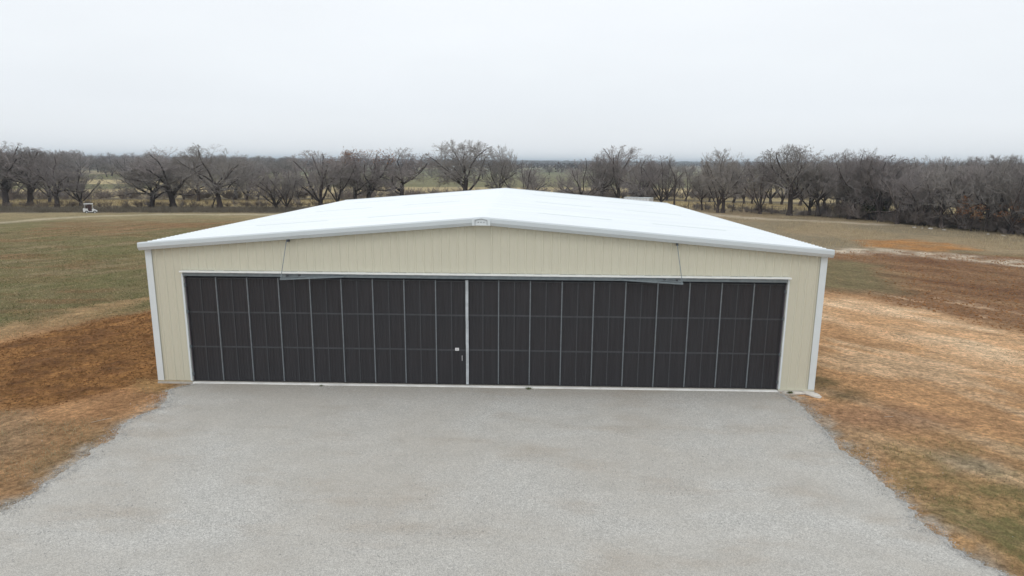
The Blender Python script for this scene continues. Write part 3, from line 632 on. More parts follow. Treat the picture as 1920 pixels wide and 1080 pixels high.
# nineteen folding door panels, each with its bars
NP = 19; PW = (DR-DL)/NP
def door_panel_proto():
    mb = MB(); st = []; n = 10; s0 = .015; w = (PW-.03)/n
    for i in range(n):
        a = s0+i*w; st += [(a, 0.0), (a+w*.60, 0.0), (a+w*.70, .010), (a+w*.90, .010)]
    st.append((PW-.015, 0.0))
    sheet(mb, st, lambda s: .07, lambda s: DH-.10, lambda s, o, h: (s, -o, h))
    mb.box((.015, .004, .07), (PW-.015, .03, DH-.10))
    o = mb.build('door_panel', M_DOOR, hangar)
    for zz in (1.40, 2.72):
        mb = MB(); mb.box((.02, -.020, zz-.028), (PW-.02, -.0115, zz+.028)); mb.build('cross_rail', M_RAIL, o)
    mb = MB(); mb.box((PW*.5-.016, -.026, .09), (PW*.5+.016, -.021, DH-.12)); mb.build('mid_stile', M_RAIL, o)
    mb = MB(); mb.box((.0, -.02, DH-.14), (PW, .0, DH-.115)); mb.build('top_rail', M_RAIL, o)
    mb = MB(); mb.box((-.019, -.045, .09), (.019, .02, DH-.09)); mb.build('hinge_bar', M_ALU, o)
    return o
def copy_tree(o, parent=None, skip=()):
    c = o.copy(); COL.objects.link(c); c.parent = parent
    for ch in o.children:
        if ch.name.split('.')[0] not in skip: copy_tree(ch, c)
    return c
pr = random.Random(3)
proto = door_panel_proto()
for i in range(NP):
    o = proto if i == 0 else copy_tree(proto, hangar, ('hinge_bar',) if i == 9 else ())
    o.location = (DL+i*PW, .045+pr.uniform(-.006, .006), pr.uniform(-.012, .006)); o.rotation_euler = (0, 0, R(pr.uniform(-.25, .25)))
for ch in list(proto.children):     # the first panel hangs on the jamb and has no light bar
    if ch.name.startswith('hinge_bar'): bpy.data.objects.remove(ch)
XC = DL+9*PW
mb = MB(); rr_ = random.Random(5); zz = .08
while zz < DH-.1:
    z2 = min(zz+rr_.uniform(.3, .6), DH-.08); jx = rr_.uniform(-.004, .004); mb.box((XC-.052+jx, -.035, zz), (XC+.048+jx, .015, z2-.002)); zz = z2
mb.build('centre_seal', M_SEAL, hangar)
mb = MB(); mb.box((-1.03, -.016, 1.38), (-.89, .026, 1.48)); pl = mb.build('notice_plate', simple('white_plate', (.72, .72, .72), .5, .4, var=.03), hangar, .003)
mb = MB(); mb.box((-.99, -.019, 1.435), (-.93, -.0162, 1.447)); mb.build('plate_mark', M_DARKST, pl)
mb = MB(); mb.box((-.782, -.015, 1.02), (-.762, .03, 1.05)); mb.box((-.782, -.015, 1.15), (-.762, .03, 1.18)); mb.box((-.785, -.035, 1.0), (-.76, -.015, 1.2)); mb.build('door_handle', simple('bright_handle', (.6, .6, .62), .3, .6, .6, var=.05), hangar, .004)
for xx in (DL+.045, DR-.045):
    for zz in (.35, 1.42, 2.75, 3.75):
        mb = MB(); mb.box((xx-.02, -.07, zz-.05), (xx+.02, -.01, zz+.05)); mb.bar((xx, -.075, zz-.07), (xx, -.075, zz+.07), .014); mb.build('hinge', M_STEEL, hangar)
    mb = MB(); mb.box((xx-.012, -.03, .1), (xx+.012, .0, DH-.1)); mb.build('edge_gasket', simple('gasket', (.10, .085, .10), .7, .3), hangar)
# emblem plate on the peak
mb = MB(); yo = -.375
mb.raw([(-.36, yo, 6.05), (.28, yo, 6.05), (.28, yo, 6.255), (-.04, yo, 6.315), (-.36, yo, 6.255), (-.36, yo+.05, 6.05), (.28, yo+.05, 6.05), (.28, yo+.05, 6.255), (-.04, yo+.05, 6.315), (-.36, yo+.05, 6.255)],
       [(0, 1, 2, 3, 4), (9, 8, 7, 6, 5), (0, 5, 6, 1), (1, 6, 7, 2), (2, 7, 8, 3), (3, 8, 9, 4), (4, 9, 5, 0)])
em = mb.build('peak_emblem', M_TRIM, hangar)
mb = MB(); M_MARK = simple('emblem_ink', (.03, .04, .045), .6, .3)
for a, b in (((-.25, 6.07), (-.25, 6.235)), ((-.25, 6.235), (-.04, 6.278)), ((-.04, 6.278), (.17, 6.235)), ((.17, 6.235), (.17, 6.07))):
    mb.beam((a[0], yo-.004, a[1]), (b[0], yo-.004, b[1]), .036, .006)
mb.build('roof_outline', M_MARK, em)
for xx in (-.14, -.04, .06):
    mb = MB(); mb.beam((xx-.022, yo-.004, 6.145), (xx, yo-.004, 6.185), .018, .005); mb.beam((xx+.022, yo-.004, 6.145), (xx, yo-.004, 6.185), .018, .005); mb.beam((xx-.014, yo-.005, 6.158), (xx+.014, yo-.005, 6.158), .008, .005)
    mb.build('letter_mark', M_MARK, em)
# two swing arms that carry the folded door leaves, each held by a stay cable
for sg, lx in ((-1, 7.06), (1, 6.98)):
    xin = 5.0; zt = 4.14
    mb = MB(); mb.beam((sg*xin, -.16, zt), (sg*lx, -.80, zt), .045, .055)
    mb.beam((sg*(xin+.5), -.18, zt+.04), (sg*lx, -.70, zt+.04), .025, .025)
    arm = mb.build('swing_arm', M_STEEL, hangar)
    mb = MB(); mb.beam((sg*(lx-.02), -.13, zt), (sg*lx, -.82, zt), .05, .06); mb.build('end_beam', M_STEEL, arm)
    for dx in (.12, .55):
        mb = MB(); mb.box((sg*(lx-dx)-.035, -.54+dx*.1, zt+.02), (sg*(lx-dx)+.03, -.48+dx*.1, zt+.11)); mb.bar((sg*(lx-dx)-.045, -.51+dx*.1, zt+.09), (sg*(lx-dx)+.045, -.51+dx*.1, zt+.09), .024); mb.build('roller_bracket', M_DARKST, arm, .004)
    mb = MB(); mb.bar((sg*lx, -.77, zt+.03), (sg*(lx-.12 if sg > 0 else lx-.06), -.16, roofz(lx)-.20), .013); mb.build('stay_cable', M_STEEL, arm)
    mb = MB(); mb.box((sg*(lx-.1)-.03, -.20, roofz(lx)-.30), (sg*(lx-.1)+.03, -.05, roofz(lx)-.22)); mb.build('cable_anchor', M_DARKST, arm)

# ------------------------------------------------------------------ bare winter trees
def nrm(v): return v/np.maximum(np.linalg.norm(v, axis=-1, keepdims=True), 1e-9)
def polyl(rg, P, D, L, nseg, wob, up):
    pts = [P]; ds = [D]; step = (L/nseg)[:, None]
    for i in range(nseg):
        D = nrm(D + wob*rg.normal(size=D.shape) + np.array([0, 0, up])); P = P+D*step; pts.append(P); ds.append(D)
    return np.stack(pts, 1), np.stack(ds, 1)
def tube(pts, ds, r0, r1, S, flare=0):
    N, K, _ = pts.shape
    ref = nrm(np.cross(ds[:, 0], np.array([.31, .77, .55]))); Vs = []
    for k in range(K):
        d = ds[:, k]; a = nrm(ref-(ref*d).sum(-1, keepdims=True)*d); b = np.cross(d, a)
        r = r0+(r1-r0)*(k/(K-1))
        if flare and k == 0: r = r*flare
        ang = np.arange(S)*2*math.pi/S
        Vs.append(pts[:, k, None]+r[:, None, None]*(a[:, None]*np.cos(ang)[None, :, None]+b[:, None]*np.sin(ang)[None, :, None]))
    V = np.stack(Vs, 1).reshape(-1, 3)                       # N,K,S
    base = (np.arange(N)*K*S)[:, None, None]+(np.arange(K-1)*S)[None, :, None]; i = np.arange(S)[None, None]; j = (i+1) % S
    F = np.stack([base+i, base+j, base+S+j, base+S+i], -1).reshape(-1, 4)
    return V, F
def spawn(rg, pts, ds, L, r0, r1, k, t0, ang, ratio, rr, taper=.5, tip=True):
    N, K, _ = pts.shape
    t = t0+(1-t0)*((np.arange(k)+rg.random((N, k)))/k); 
    if tip: t[:, -1] = .999
    f = t*(K-1); i = np.minimum(f.astype(int), K-2); u = (f-i)[..., None]; n = np.arange(N)[:, None]
    P = pts[n, i]*(1-u)+pts[n, i+1]*u; d = ds[n, i+1]
    a = nrm(np.cross(d, rg.normal(size=d.shape))); th = (ang[0]+(ang[1]-ang[0])*rg.random((N, k)))
    if tip: th[:, -1] *= .4
    D = d*np.cos(th)[..., None]+a*np.sin(th)[..., None]
    Lc = L[:, None]*ratio*(1-taper*(t-t0)/(1-t0+1e-6))*rg.uniform(.75, 1.25, (N, k))
    rp = r0[:, None]+(r1-r0)[:, None]*t; Rc = rp*rr
    return P.reshape(-1, 3), D.reshape(-1, 3), Lc.ravel(), Rc.ravel()
KINDS = {
 #        trunkL  r      wob  | limbs: k t0 ang ratio rr taper | up, wob
 'oak':   dict(tl=.42, r=.032, lv=[(9, .40, (.60, 1.50), 2.3, .50, .15, .06, .17, 7), (8, .22, (.6, 1.15), .66, .60, .35, .03, .19, 5), (6, .20, (.5, 1.1), .58, .62, .4, .015, .24, 4), (5, .15, (.4, 1.0), .54, .62, .4, .0, .22, 3), (6, .15, (.4, 1.0), .60, .62, .4, .0, .2, 2)]),
 'vase':  dict(tl=.13, r=.027, lv=[(6, .60, (.12, .66), 5.6, .54, .1, .05, .11, 7), (8, .22, (.4, .9), .50, .52, .4, .05, .15, 5), (6, .20, (.4, .9), .54, .6, .4, .04, .15, 4), (6, .15, (.4, .9), .50, .62, .4, .03, .16, 3), (4, .15, (.4, .9), .55, .62, .4, .02, .16, 2)]),
 'dense': dict(tl=.20, r=.024, lv=[(9, .35, (.35, 1.2), 4.0, .52, .1, .03, .14, 6), (7, .20, (.4, 1.0), .46, .58, .4, .03, .16, 4), (6, .15, (.4, 1.0), .50, .6, .4, .02, .18, 4), (6, .15, (.4, 1.0), .52, .62, .4, .0, .18, 3), (4, .15, (.4, 1.0), .55, .62, .4, .0, .18, 2)]),
 'sap':   dict(tl=.62, r=.013, lv=[(9, .30, (.5, 1.0), .50, .50, .45, .04, .10, 4), (6, .20, (.4, .9), .48, .6, .4, .03, .14, 3), (5, .15, (.4, .9), .5, .65, .4, .02, .16, 3), (4, .15, (.4, .9), .55, .65, .4, .0, .18, 2)]),
 'shrub': dict(tl=.06, r=.016, lv=[(9, .10, (.1, .9), 12.0, .55, .1, .03, .10, 4), (5, .20, (.3, .8), .42, .6, .4, .03, .14, 3), (4, .15, (.4, .9), .5, .65, .4, .02, .16, 2)]),
}
def grow(kind, seed, H=10., minr=.0085, lean=0.0, thin=1.0):
    """returns trunk (V,F), crown (V,F), twig tips, height and width of the crown"""
    rg = np.random.default_rng(seed); S = KINDS[kind]
    P = np.zeros((1, 3)); a0 = rg.random()*6.28
    D = nrm(np.array([[math.cos(a0)*lean, math.sin(a0)*lean, 1.0]])); L = np.array([S['tl']*H]); r = np.array([S['r']*H]); r1 = r*.72
    pts, ds = polyl(rg, P, D, L, 5, .07, .03)
    TV, TF = tube(pts, ds, r, r1, 9, 1.35); CV = []; CF = []; nb = 0; tn = len(TV); tf = [TF]; tv = [TV]
    for li, (k, t0, ang, ratio, rr, tap, up, wob, seg) in enumerate(S['lv']):
        if li >= 3: k = max(2, int(round(k*thin)))
        P, D, L, r = spawn(rg, pts, ds, L, r, r1, k, t0, ang, ratio, rr, tap)
        if li == 0 and kind in ('oak', 'vase', 'dense'):
            az = (np.arange(k)+rg.uniform(-.3, .3, k))*2*math.pi/k; th = rg.uniform(ang[0], ang[1], k); th[-1] *= .22; th[-2] *= .55
            D = np.stack([np.cos(az)*np.sin(th), np.sin(az)*np.sin(th), np.cos(th)], 1)
            L = L*(1.0-.22*np.abs(th-np.mean(ang))/.3*.3)
        # the crown fills a rounded envelope: limbs reach for it, twigs stop at it
        ea, ec, e0 = {'oak': (.50, .42, .58), 'vase': (.37, .46, .54), 'dense': (.50, .48, .50), 'sap': (.28, .44, .56), 'shrub': (.6, .6, .4)}[kind]
        if kind != 'shrub':
            q = (P-np.array([0, 0, e0*H]))/(np.array([ea, ea, ec])*H); w_ = D/(np.array([ea, ea, ec])*H)
            A_ = (w_*w_).sum(1); B_ = (q*w_).sum(1); C_ = (q*q).sum(1)-1; disc = np.sqrt(np.maximum(B_*B_-A_*C_, 0)); t_ = np.maximum((-B_+disc)/A_, .02*H)
            if li == 0: L = t_*rg.uniform(.80, .98, len(t_))
            else: L = np.minimum(L, t_*rg.uniform(.85, 1.08, len(t_)))
            if li == 0: P = P
        r = np.maximum(r, minr); r1 = np.maximum(r*(.45 if li < 4 else .5), minr*.7)
        pts, ds = polyl(rg, P, D, L, seg, wob, up)
        lowz = pts[..., 2] < .10*H; pts[..., 2] = np.where(lowz, .10*H+(.10*H-pts[..., 2])*.25, pts[..., 2])
        V, F = tube(pts, ds, r, r1, 7 if li == 0 else (5 if li == 1 else 3))
        if li == 0 and kind != 'shrub': tf.append(F+tn); tv.append(V); tn += len(V)
        else: CV.append(V); CF.append(F+nb); nb += len(V)
    TV = np.concatenate(tv); TF = np.concatenate(tf); CV = np.concatenate(CV); CF = np.concatenate(CF)
    h = np.percentile(CV[:, 2], 99.7); w = .5*sum(np.percentile(CV[:, c_], 97.5)-np.percentile(CV[:, c_], 2.5) for c_ in (0, 1))
    return (TV, TF), (CV, CF), pts[:, -1], h, w

def barkmat(name, c, var=.25, sc=2.5):
    t = NT(name, .95, .1); n = t.noise(sc, 4, .6, t.map((1, 1, .3))); oi = t.n.new('ShaderNodeObjectInfo')
    cc = t.scale(c, t.rng(n, .3, .7, 1-var, 1+var)); t.color(t.scale(cc, t.rng(oi.outputs['Random'], 0, 1, .82, 1.2))); return t.m
M_BARK = barkmat('oak_bark', (.078, .064, .060))
M_TWIG = barkmat('bare_twigs', (.262, .236, .228))
M_TWIGG = barkmat('grey_twigs', (.265, .245, .228))
M_BRUSH = barkmat('brush_stems', (.19, .155, .125), .35, 1.2)
M_BRUSHD = barkmat('dark_brush_stems', (.20, .172, .158), .35, 1.2)
M_RUST = barkmat('rusty_leaves', (.26, .115, .042), .35, 4)
M_CEDAR = barkmat('cedar_green', (.062, .074, .034), .35, 3)

def leafcards(pts, n, size, rg, spread=.25):
    c = pts[rg.integers(0, len(pts), n)]+rg.normal(size=(n, 3))*spread
    a = nrm(rg.normal(size=(n, 3))); b = nrm(np.cross(a, rg.normal(size=(n, 3)))); s = size*rg.uniform(.6, 1.4, (n, 1))
    V = np.stack([c-a*s, c-b*s*.5, c+a*s, c+b*s*.5], 1).reshape(-1, 3); F = (np.arange(n)*4)[:, None]+np.arange(4)[None]
    return V, F

VAR = {}
for nm, kind, seed, lean, thin in [('oak0', 'oak', 11, .10, 1), ('oak1', 'oak', 12, .0, 1), ('oak2', 'oak', 13, .12, 1), ('oak3', 'oak', 14, .12, 1.0), ('oak4', 'oak', 21, .22, .9), ('oak5', 'oak', 16, .05, 1),
                                   ('vase0', 'vase', 31, 0, 1), ('vase1', 'vase', 32, .05, 1), ('vase2', 'vase', 33, 0, 1), ('dense', 'dense', 41, 0, 1), ('sap0', 'sap', 51, .3, 1), ('sap1', 'sap', 52, .15, 1)]:
    (TV, TF), (CV, CF), tips, h, w = grow(kind, seed, 10., .0092, lean, thin)
    VAR[nm] = (mesh_np('trunk_'+nm, TV, TF, M_BARK, True), mesh_np('crown_'+nm, CV, CF, M_TWIG if nm[-1] in '024e' else M_TWIGG), h, w, tips)
KNAME = {'oak': 'bare_oak', 'vas': 'bare_elm', 'den': 'bare_tree', 'sap': 'slender_tree'}
def put_tree(X, Y, H, W, kind, label, group=None, rz=0, cat='tree', leaves=None):
    tm, cm, h, w, tips = VAR[kind]
    r_ = empty(KNAME[kind[:3]], (X, Y, gz(X, Y)-.05), rz); tag(r_, label, cat, group)
    sz = H/h; sx = min(max(W/w, sz*.6), sz*1.75); r_.scale = (sx, sx, sz)
    link('trunk', tm, r_); link('crown', cm, r_)
    if leaves: link('leaves', leaves, r_)
    return r_
tr_ = random.Random(8)
rg = np.random.default_rng(77)
for i, (X_, Y_, H_, W_, kd, lab, g_) in enumerate(HERO):
    lv = None
    if g_ == 'L':
        tips = VAR[kd][4]; hi_ = tips[tips[:, 2] > np.percentile(tips[:, 2], 78)]
        lv = mesh_np('rusty_leaves', *leafcards(hi_, 420, .11, rg), M_RUST)
    put_tree(X_, Y_, H_, W_, kd, lab, None, tr_.uniform(0, 6.28), leaves=lv)
FORM = {'oak': 'crooked spreading', 'vas': 'upright fan shaped', 'den': 'low dense'}
def pxof(X_, Y_):       # bearing from the viewpoint, for wording only
    return math.degrees(math.atan2(X_-CAM.x, Y_-CAM.y))
def put_group(L_, words, group):
    for X_, Y_, H_, W_, kd in L_:
        put_tree(X_, Y_, H_, W_, kd, words(pxof(X_, Y_), X_, Y_, FORM[kd[:3]]), group, tr_.uniform(0, 6.28))
def w2(b_, X_, Y_, f_):
    where = 'left of the roof' if b_ < -16 else 'over the left roof half' if b_ < 0 else 'over the right roof half' if b_ < 14 else 'right of the roof'
    return f_+' bare tree by the dark hedge, '+where
put_group(SECOND, w2, 'trees of the second row along the hedge')
def w3(b_, X_, Y_, f_):
    d_ = float(polydist(np.array([X_]), np.array([Y_]), [(52.68, 77.89), (54.91, 70.19), (58.85, 62.4), (61.94, 54.66), (64, 48), (40, 40), (40, 80)])[0])
    return f_+' tree '+('in the front row' if d_ > -4.5 else 'deep inside')+' of the dense wood right of the hangar' if d_ > -4.5 else f_+' bare tree deep inside the dense wood right of the hangar'
put_group(WOOD, w3, 'trees of the dense wood on the right')
def w4(b_, X_, Y_, f_):
    where = 'left of the open field gap' if b_ < -35 and X_ < -200 else 'between the field gap and the roof' if b_ < -16 else 'seen over the left roof slope' if b_ < 0 else 'seen over the right roof slope' if b_ < 14 else 'right of the roof'
    return 'hazy far '+f_+' tree beyond the fields, '+where
put_group(BEYOND, w4, 'far trees beyond the straw field')

# young trees keeping rusty leaves at the edge of the wood, and one green cedar
for i, (X_, Y_, H_, lab) in enumerate([(59.2, 60.9, 4.6, 'young tree with rusty orange leaves low at the edge of the wood, nearer the cedar'), (61.6, 57.6, 4.2, 'young tree with rusty orange leaves at the right end of the wood edge')]):
    tips = VAR['sap1'][4]; lv = mesh_np('orange_leaves', *leafcards(tips[tips[:, 2] > 3], 700, .13, rg, .2), M_RUST)
    put_tree(X_, Y_, H_, 3.4, 'sap1', lab, None, i*2., leaves=lv)
ce = empty('cedar', (54.9, 76.3, 0)); tag(ce, 'small dark green cedar among the bare trees at the wood edge', 'tree')
(TV, TF), _, _, _, _ = grow('sap', 61, 5.2); link('trunk', mesh_np('cedar_trunk', TV, TF, M_BARK, True), ce)
n = 5200; zz = rg.random(n)**.8*4.3+1.2; rad = 1.9*(1-(zz-1.2)/4.7)*np.sqrt(rg.random(n))*(.7+.5*np.sin(zz*5)**2); an = rg.random(n)*6.28
pts = np.stack([rad*np.cos(an), rad*np.sin(an), zz], 1); link('foliage', mesh_np('cedar_foliage', *leafcards(pts, n, .16, rg, .05), M_CEDAR), ce)

# ------------------------------------------------------------------ brush, hedges, grasses (uncountable)
def blades(n, px, py, pz, h, w, lean=.35):
    a = rg.random(n)*6.28; d = np.stack([np.cos(a), np.sin(a), 0*a], 1)*(w/2)[:, None]
    b = rg.random(n)*6.28; l = np.stack([np.cos(b), np.sin(b), 0*b], 1)*(h*lean*rg.random(n))[:, None]
    P = np.stack([px, py, pz], 1); m_ = P+l*.35+np.array([0, 0, 1])*(h*.6)[:, None]; t_ = P+l+np.array([0, 0, 1])*h[:, None]
    V = np.stack([P-d, P+d, m_+d*.7, m_-d*.7, t_+d*.1, t_-d*.1], 1).reshape(-1, 3)
    k_ = (np.arange(n)*6)[:, None]; F = np.concatenate([k_+np.array([[0, 1, 2, 3]]), k_+np.array([[3, 2, 4, 5]])])
    return V, F
def scatter_shrubs(name, P, Hs, Ws, mat, label, seeds=(71, 72, 73), cat='brush'):
    base = []
    for s_ in seeds:
        (TV, TF), (CV, CF), _, h, w = grow('shrub', s_, 2.0, .012); base.append((CV/np.array([w, w, h]), CF))
    Vs, Fs, nb = [], [], 0
    for i, (p_, H_, W_) in enumerate(zip(P, Hs, Ws)):
        V, F = base[i % len(base)]; a = rg.random()*6.28; ca, sa = math.cos(a), math.sin(a)
        Vs.append(np.stack([(V[:, 0]*ca-V[:, 1]*sa)*W_+p_[0], (V[:, 0]*sa+V[:, 1]*ca)*W_+p_[1], V[:, 2]*H_+p_[2]], 1)); Fs.append(F+nb); nb += len(V)
    link(name, mesh_np(name, np.concatenate(Vs), np.concatenate(Fs), mat), kind='stuff', label=label, cat=cat)
def along(P, s):
    P = np.array(P, float); seg = np.linalg.norm(np.diff(P, axis=0), axis=1); cs = np.concatenate([[0], np.cumsum(seg)])*1.0
    q = s*cs[-1]; return np.stack([np.interp(q, cs, P[:, 0]), np.interp(q, cs, P[:, 1])], 1)
hz = lambda q: hill(q[:, 0], q[:, 1])
# hedge behind the first straw field
n = 620; q = along([(-125, 105), (-80, 111), (-32, 119), (22, 128), (75, 138)], rg.random(n)); q = q+rg.normal(size=(n, 2))*np.array([1., 1.7])
H_ = rg.uniform(1.0, 2.8, n); scatter_shrubs('hedge', np.column_stack([q, hz(q)]), H_, H_*rg.uniform(.9, 1.5, n), M_BRUSHD, 'dark leafless hedge running behind the straw coloured field', cat='hedge')
# undergrowth along the wood and the fence on the right
n = 400; q = along([(30, 97), (38.5, 90.5), (46, 83.5), (52.5, 78), (55, 70), (58.9, 62.4), (62.4, 54), (64, 49)], rg.random(n)**.85); q = q+np.array([.7, .8])*(rg.random((n, 1))*7-.6)+rg.normal(size=(n, 2))*.5
H_ = rg.uniform(.5, 2.9, n)*np.where(q[:, 0] < 51, .42, 1.1)*(.35+1.3*fbm(q[:, 0]*.35, q[:, 1]*.35, 141, 3)**1.5*1.4); scatter_shrubs('undergrowth', np.column_stack([q, hz(q)]), H_, H_*rg.uniform(.9, 1.4, n), M_BRUSHD, 'dark brown undergrowth at the foot of the wood and the wire fence', (74, 75, 76), 'undergrowth')
# weeds under the first row of trees, left half
n = 420; q = along([(-100, 84), (-67, 89), (-26, 94.5), (20, 100)], rg.random(n))+rg.normal(size=(n, 2))*np.array([1, 2.6]); H_ = rg.uniform(.4, 1.5, n)
scatter_shrubs('tall_weeds', np.column_stack([q, hz(q)]), H_, H_*rg.uniform(.8, 1.4, n), M_BRUSH, 'leafless weeds and suckers under the first row of trees on the left', (77, 78, 79), 'weeds')
M_VERGE = barkmat('verge_weed_stems', (.20, .175, .135), .35, .6)
n = 42000; X_ = rg.uniform(-110, 15, n); vy = np.interp(X_, [-120, -67, -42, -10, 20], [70, 76.5, 79, 80, 82]); Y_ = vy+rg.random(n)**1.0*7.5
V, F = blades(n, X_, Y_, hill(X_, Y_), rg.uniform(.25, .75, n)*(.6+.8*fbm(X_*.3, Y_*.3, 95, 3)), rg.uniform(.02, .05, n)); link('verge_weeds', mesh_np('verge_weeds', V, F, M_VERGE), kind='stuff', label='grey brown weeds filling the verge between dirt road and trees', cat='weeds')
M_STRAW = barkmat('straw_grass', (.40, .32, .18), .3, .5)
n = 36000; X_ = rg.uniform(-120, 60, n); Y_ = np.interp(X_, [-110, -90, 18, 60, 120], [86, 88, 102, 93, 80])+rg.random(n)*20; V, F = blades(n, X_, Y_, hill(X_, Y_), rg.uniform(.15, .5, n), rg.uniform(.02, .05, n))
link('straw_grass', mesh_np('straw_grass', V, F, M_STRAW), kind='stuff', label='straw coloured tall grass beyond the first row of trees', cat='grass')
M_DRY = barkmat('dry_rough_grass', (.42, .345, .225), .35, .7)
n = 60000; X_ = rg.uniform(16, 82, n); Y_ = rg.uniform(42, 96, n); k_ = (fbm(X_*.25, Y_*.25, 96, 4)+.2*rg.random(n) > .58) & (polydist(X_, Y_, [(14, 62), (28, 44), (42, 42), (70, 32), (66, 50), (55, 72), (45, 80), (30, 86), (16, 86)]) > 0)
k_ &= linedist(X_, Y_, [(20, 93), (27, 92), (30.8, 88), (34.8, 79.8), (39.4, 76), (47, 72.5), (52, 69)]) > 2.4
k_ &= polydist(X_, Y_, [(39, 49.5), (45.3, 51), (47.5, 46.5), (47.5, 41.6), (40, 40), (37, 42.6)]) < 0
X_, Y_ = X_[k_], Y_[k_]; n = len(X_); V, F = blades(n, X_, Y_, X_*0, rg.uniform(.12, .42, n), rg.uniform(.015, .04, n), .7)
link('rough_grass', mesh_np('rough_grass', V, F, M_DRY), kind='stuff', label='rough dry grass on the open ground before the wood', cat='grass')
M_GREEN = barkmat('green_grass_blades', (.205, .198, .078), .35, 3)
n = 90000; X_ = rg.uniform(11, 26, n); Y_ = rg.uniform(-14, -2, n); dd = fbm(X_*1.7, Y_*1.7, 61, 5); k_ = (fbm(X_*4.6, Y_*4.6, 97, 3)*.45+dd*.55+.7*rg.random(n)-.02*np.maximum(Y_+9, 0) > .98) & (X_ > edge_x(APR, Y_)+.25) & (polydist(X_, Y_, [(11.2, -5), (13.4, -4.0), (15.6, -4.6), (20, -5), (30, -14), (11, -14)]) > -.2)
X_, Y_ = X_[k_], Y_[k_]; n = len(X_); V, F = blades(n, X_, Y_, X_*0-.01, rg.uniform(.03, .075, n), rg.uniform(.006, .014, n), .9)
link('green_grass', mesh_np('green_grass', V, F, M_GREEN), kind='stuff', label='short green grass tufts on the red soil beside the apron', cat='grass')

# far-off woods and hedgerows reading as one mass
n = 15000; ang = rg.uniform(-1.35, 1.2, n); rd = 430+3200*rg.random(n)**1.1
X_ = rd*np.sin(ang)*1.15; Y_ = rd*np.cos(ang); a_ = (X_+Y_*.2)/170 % 1; b_ = ((Y_-X_*.08)/95) % 1
k_ = ((X_ < -.33*Y_) & (Y_ < 900) & (Y_ > 440)) | (np.minimum(a_, b_) < .055+.00004*rd) | (fbm(X_/260, Y_/260, 55, 3) > .62-.00016*(rd-400)) | (rd > 1900)
X_, Y_ = X_[k_], Y_[k_]; n = len(X_); H_ = rg.uniform(5, 9.5, n); W_ = H_*rg.uniform(.8, 1.3, n)*(1+1.0*(np.hypot(X_, Y_) > 1000)); K = 40
u = nrm(rg.normal(size=(n, K, 3)))*rg.random((n, K, 1))**.4; c = np.stack([X_, Y_, hill(X_, Y_)], 1)[:, None]+np.stack([u[..., 0]*W_[:, None]*.5, u[..., 1]*W_[:, None]*.5, (.5+u[..., 2]*.48)*H_[:, None]], -1)
c = c.reshape(-1, 3); m_ = len(c); s = np.repeat(H_, K)[:, None]*.085*rg.uniform(.6, 1.5, (m_, 1)); a = nrm(rg.normal(size=(m_, 3))); b = nrm(np.cross(a, rg.normal(size=(m_, 3))))
V = np.stack([c-a*s*1.6, c-b*s*.6, c+a*s*1.6, c+b*s*.6], 1).reshape(-1, 3)
link('distant_woods', mesh_np('distant_woods', V, np.arange(len(V)).reshape(-1, 4), barkmat('distant_twigs', (.115, .10, .095), .3, .02)), kind='stuff', label='far leafless woods and hedgerows up to the horizon', cat='woods')

# small bare shrubs one can tell apart along the verge
shm = []
for s_ in (81, 82, 83):
    (TV, TF), (CV, CF), _, h, w = grow('shrub', s_, 2.0, .010); shm.append((mesh_np('shrub_twigs', CV, CF, M_TWIG), h, w))
for i, px_ in enumerate([(-74.5, 86.2, 1.6), (-63.5, 87, 2.1), (-59, 89, 1.7), (-50, 90, 2.3), (-47.5, 90.5, 1.8), (-45, 90.3, 2.4), (-42.2, 91, 2.0), (-39.7, 92.5, 2.6), (-30.5, 94, 2.4), (-22, 96, 2.6), (-18.3, 97, 2.1), (-8.0, 98.5, 3.0), (-3.5, 99, 3.2)]):
    o = link('bare_shrub', shm[i % 3][0]); o.location = (px_[0], px_[1], 0); o.rotation_euler[2] = i*1.7; q_ = px_[2]/shm[i % 3][1]; o.scale = (q_, q_, q_)
    tag(o, 'small leafless shrub in the straw verge between the first row trees', 'shrub', 'small shrubs between the first row trees')

# thin lawn on the open ground: short tufts, denser where the soil paint says grass; crumbs of soil on the tilled strips
def zone_at(X_, Y_, arr):
    xi_ = np.clip(np.searchsorted(xs, X_), 0, nx-1); yi_ = np.clip(np.searchsorted(ys, Y_), 0, ny-1); return arr[yi_*nx+xi_]
def frustum(n, d0, d1, side):
    th = rg.uniform(R(13), R(43), n); th = -th if side < 0 else th; d = np.sqrt(rg.uniform(d0*d0, d1*d1, n)*.25+rg.random(n)**2*(d1*d1-d0*d0)*.0+0) if False else d0*(d1/d0)**rg.random(n)
    return CAM.x+d*np.sin(th), CAM.y+d*np.cos(th)
def outside(X_, Y_): return ((Y_ > .2) & (np.abs(X_) > 12.5)) | ((Y_ <= .2) & ((X_ < edge_x(APL, Y_)-.15) | (X_ > edge_x(APR, Y_)+.15)))
def tufts(name, n, d0, d1, side, pick, hmin, hmax, wmin, wmax, mat, label):
    X_, Y_ = frustum(n, d0, d1, side); k_ = outside(X_, Y_) & pick(X_, Y_) ; X_, Y_ = X_[k_], Y_[k_]; n = len(X_)
    sc_ = np.clip(np.hypot(X_-CAM.x, Y_-CAM.y)/22, .8, 3.0)
    V, F = blades(n, X_, Y_, zone_at(X_, Y_, z)-.015, rg.uniform(hmin, hmax, n), rg.uniform(wmin, wmax, n)*sc_, 1.2)
    link(name, mesh_np(name, V, F, mat), kind='stuff', label=label, cat='grass')
M_T1 = barkmat('lawn_green', (.17, .172, .075), .35, 1); M_T2 = barkmat('lawn_straw', (.36, .29, .17), .35, 1); M_T3 = barkmat('lawn_russet', (.22, .135, .065), .35, 1)
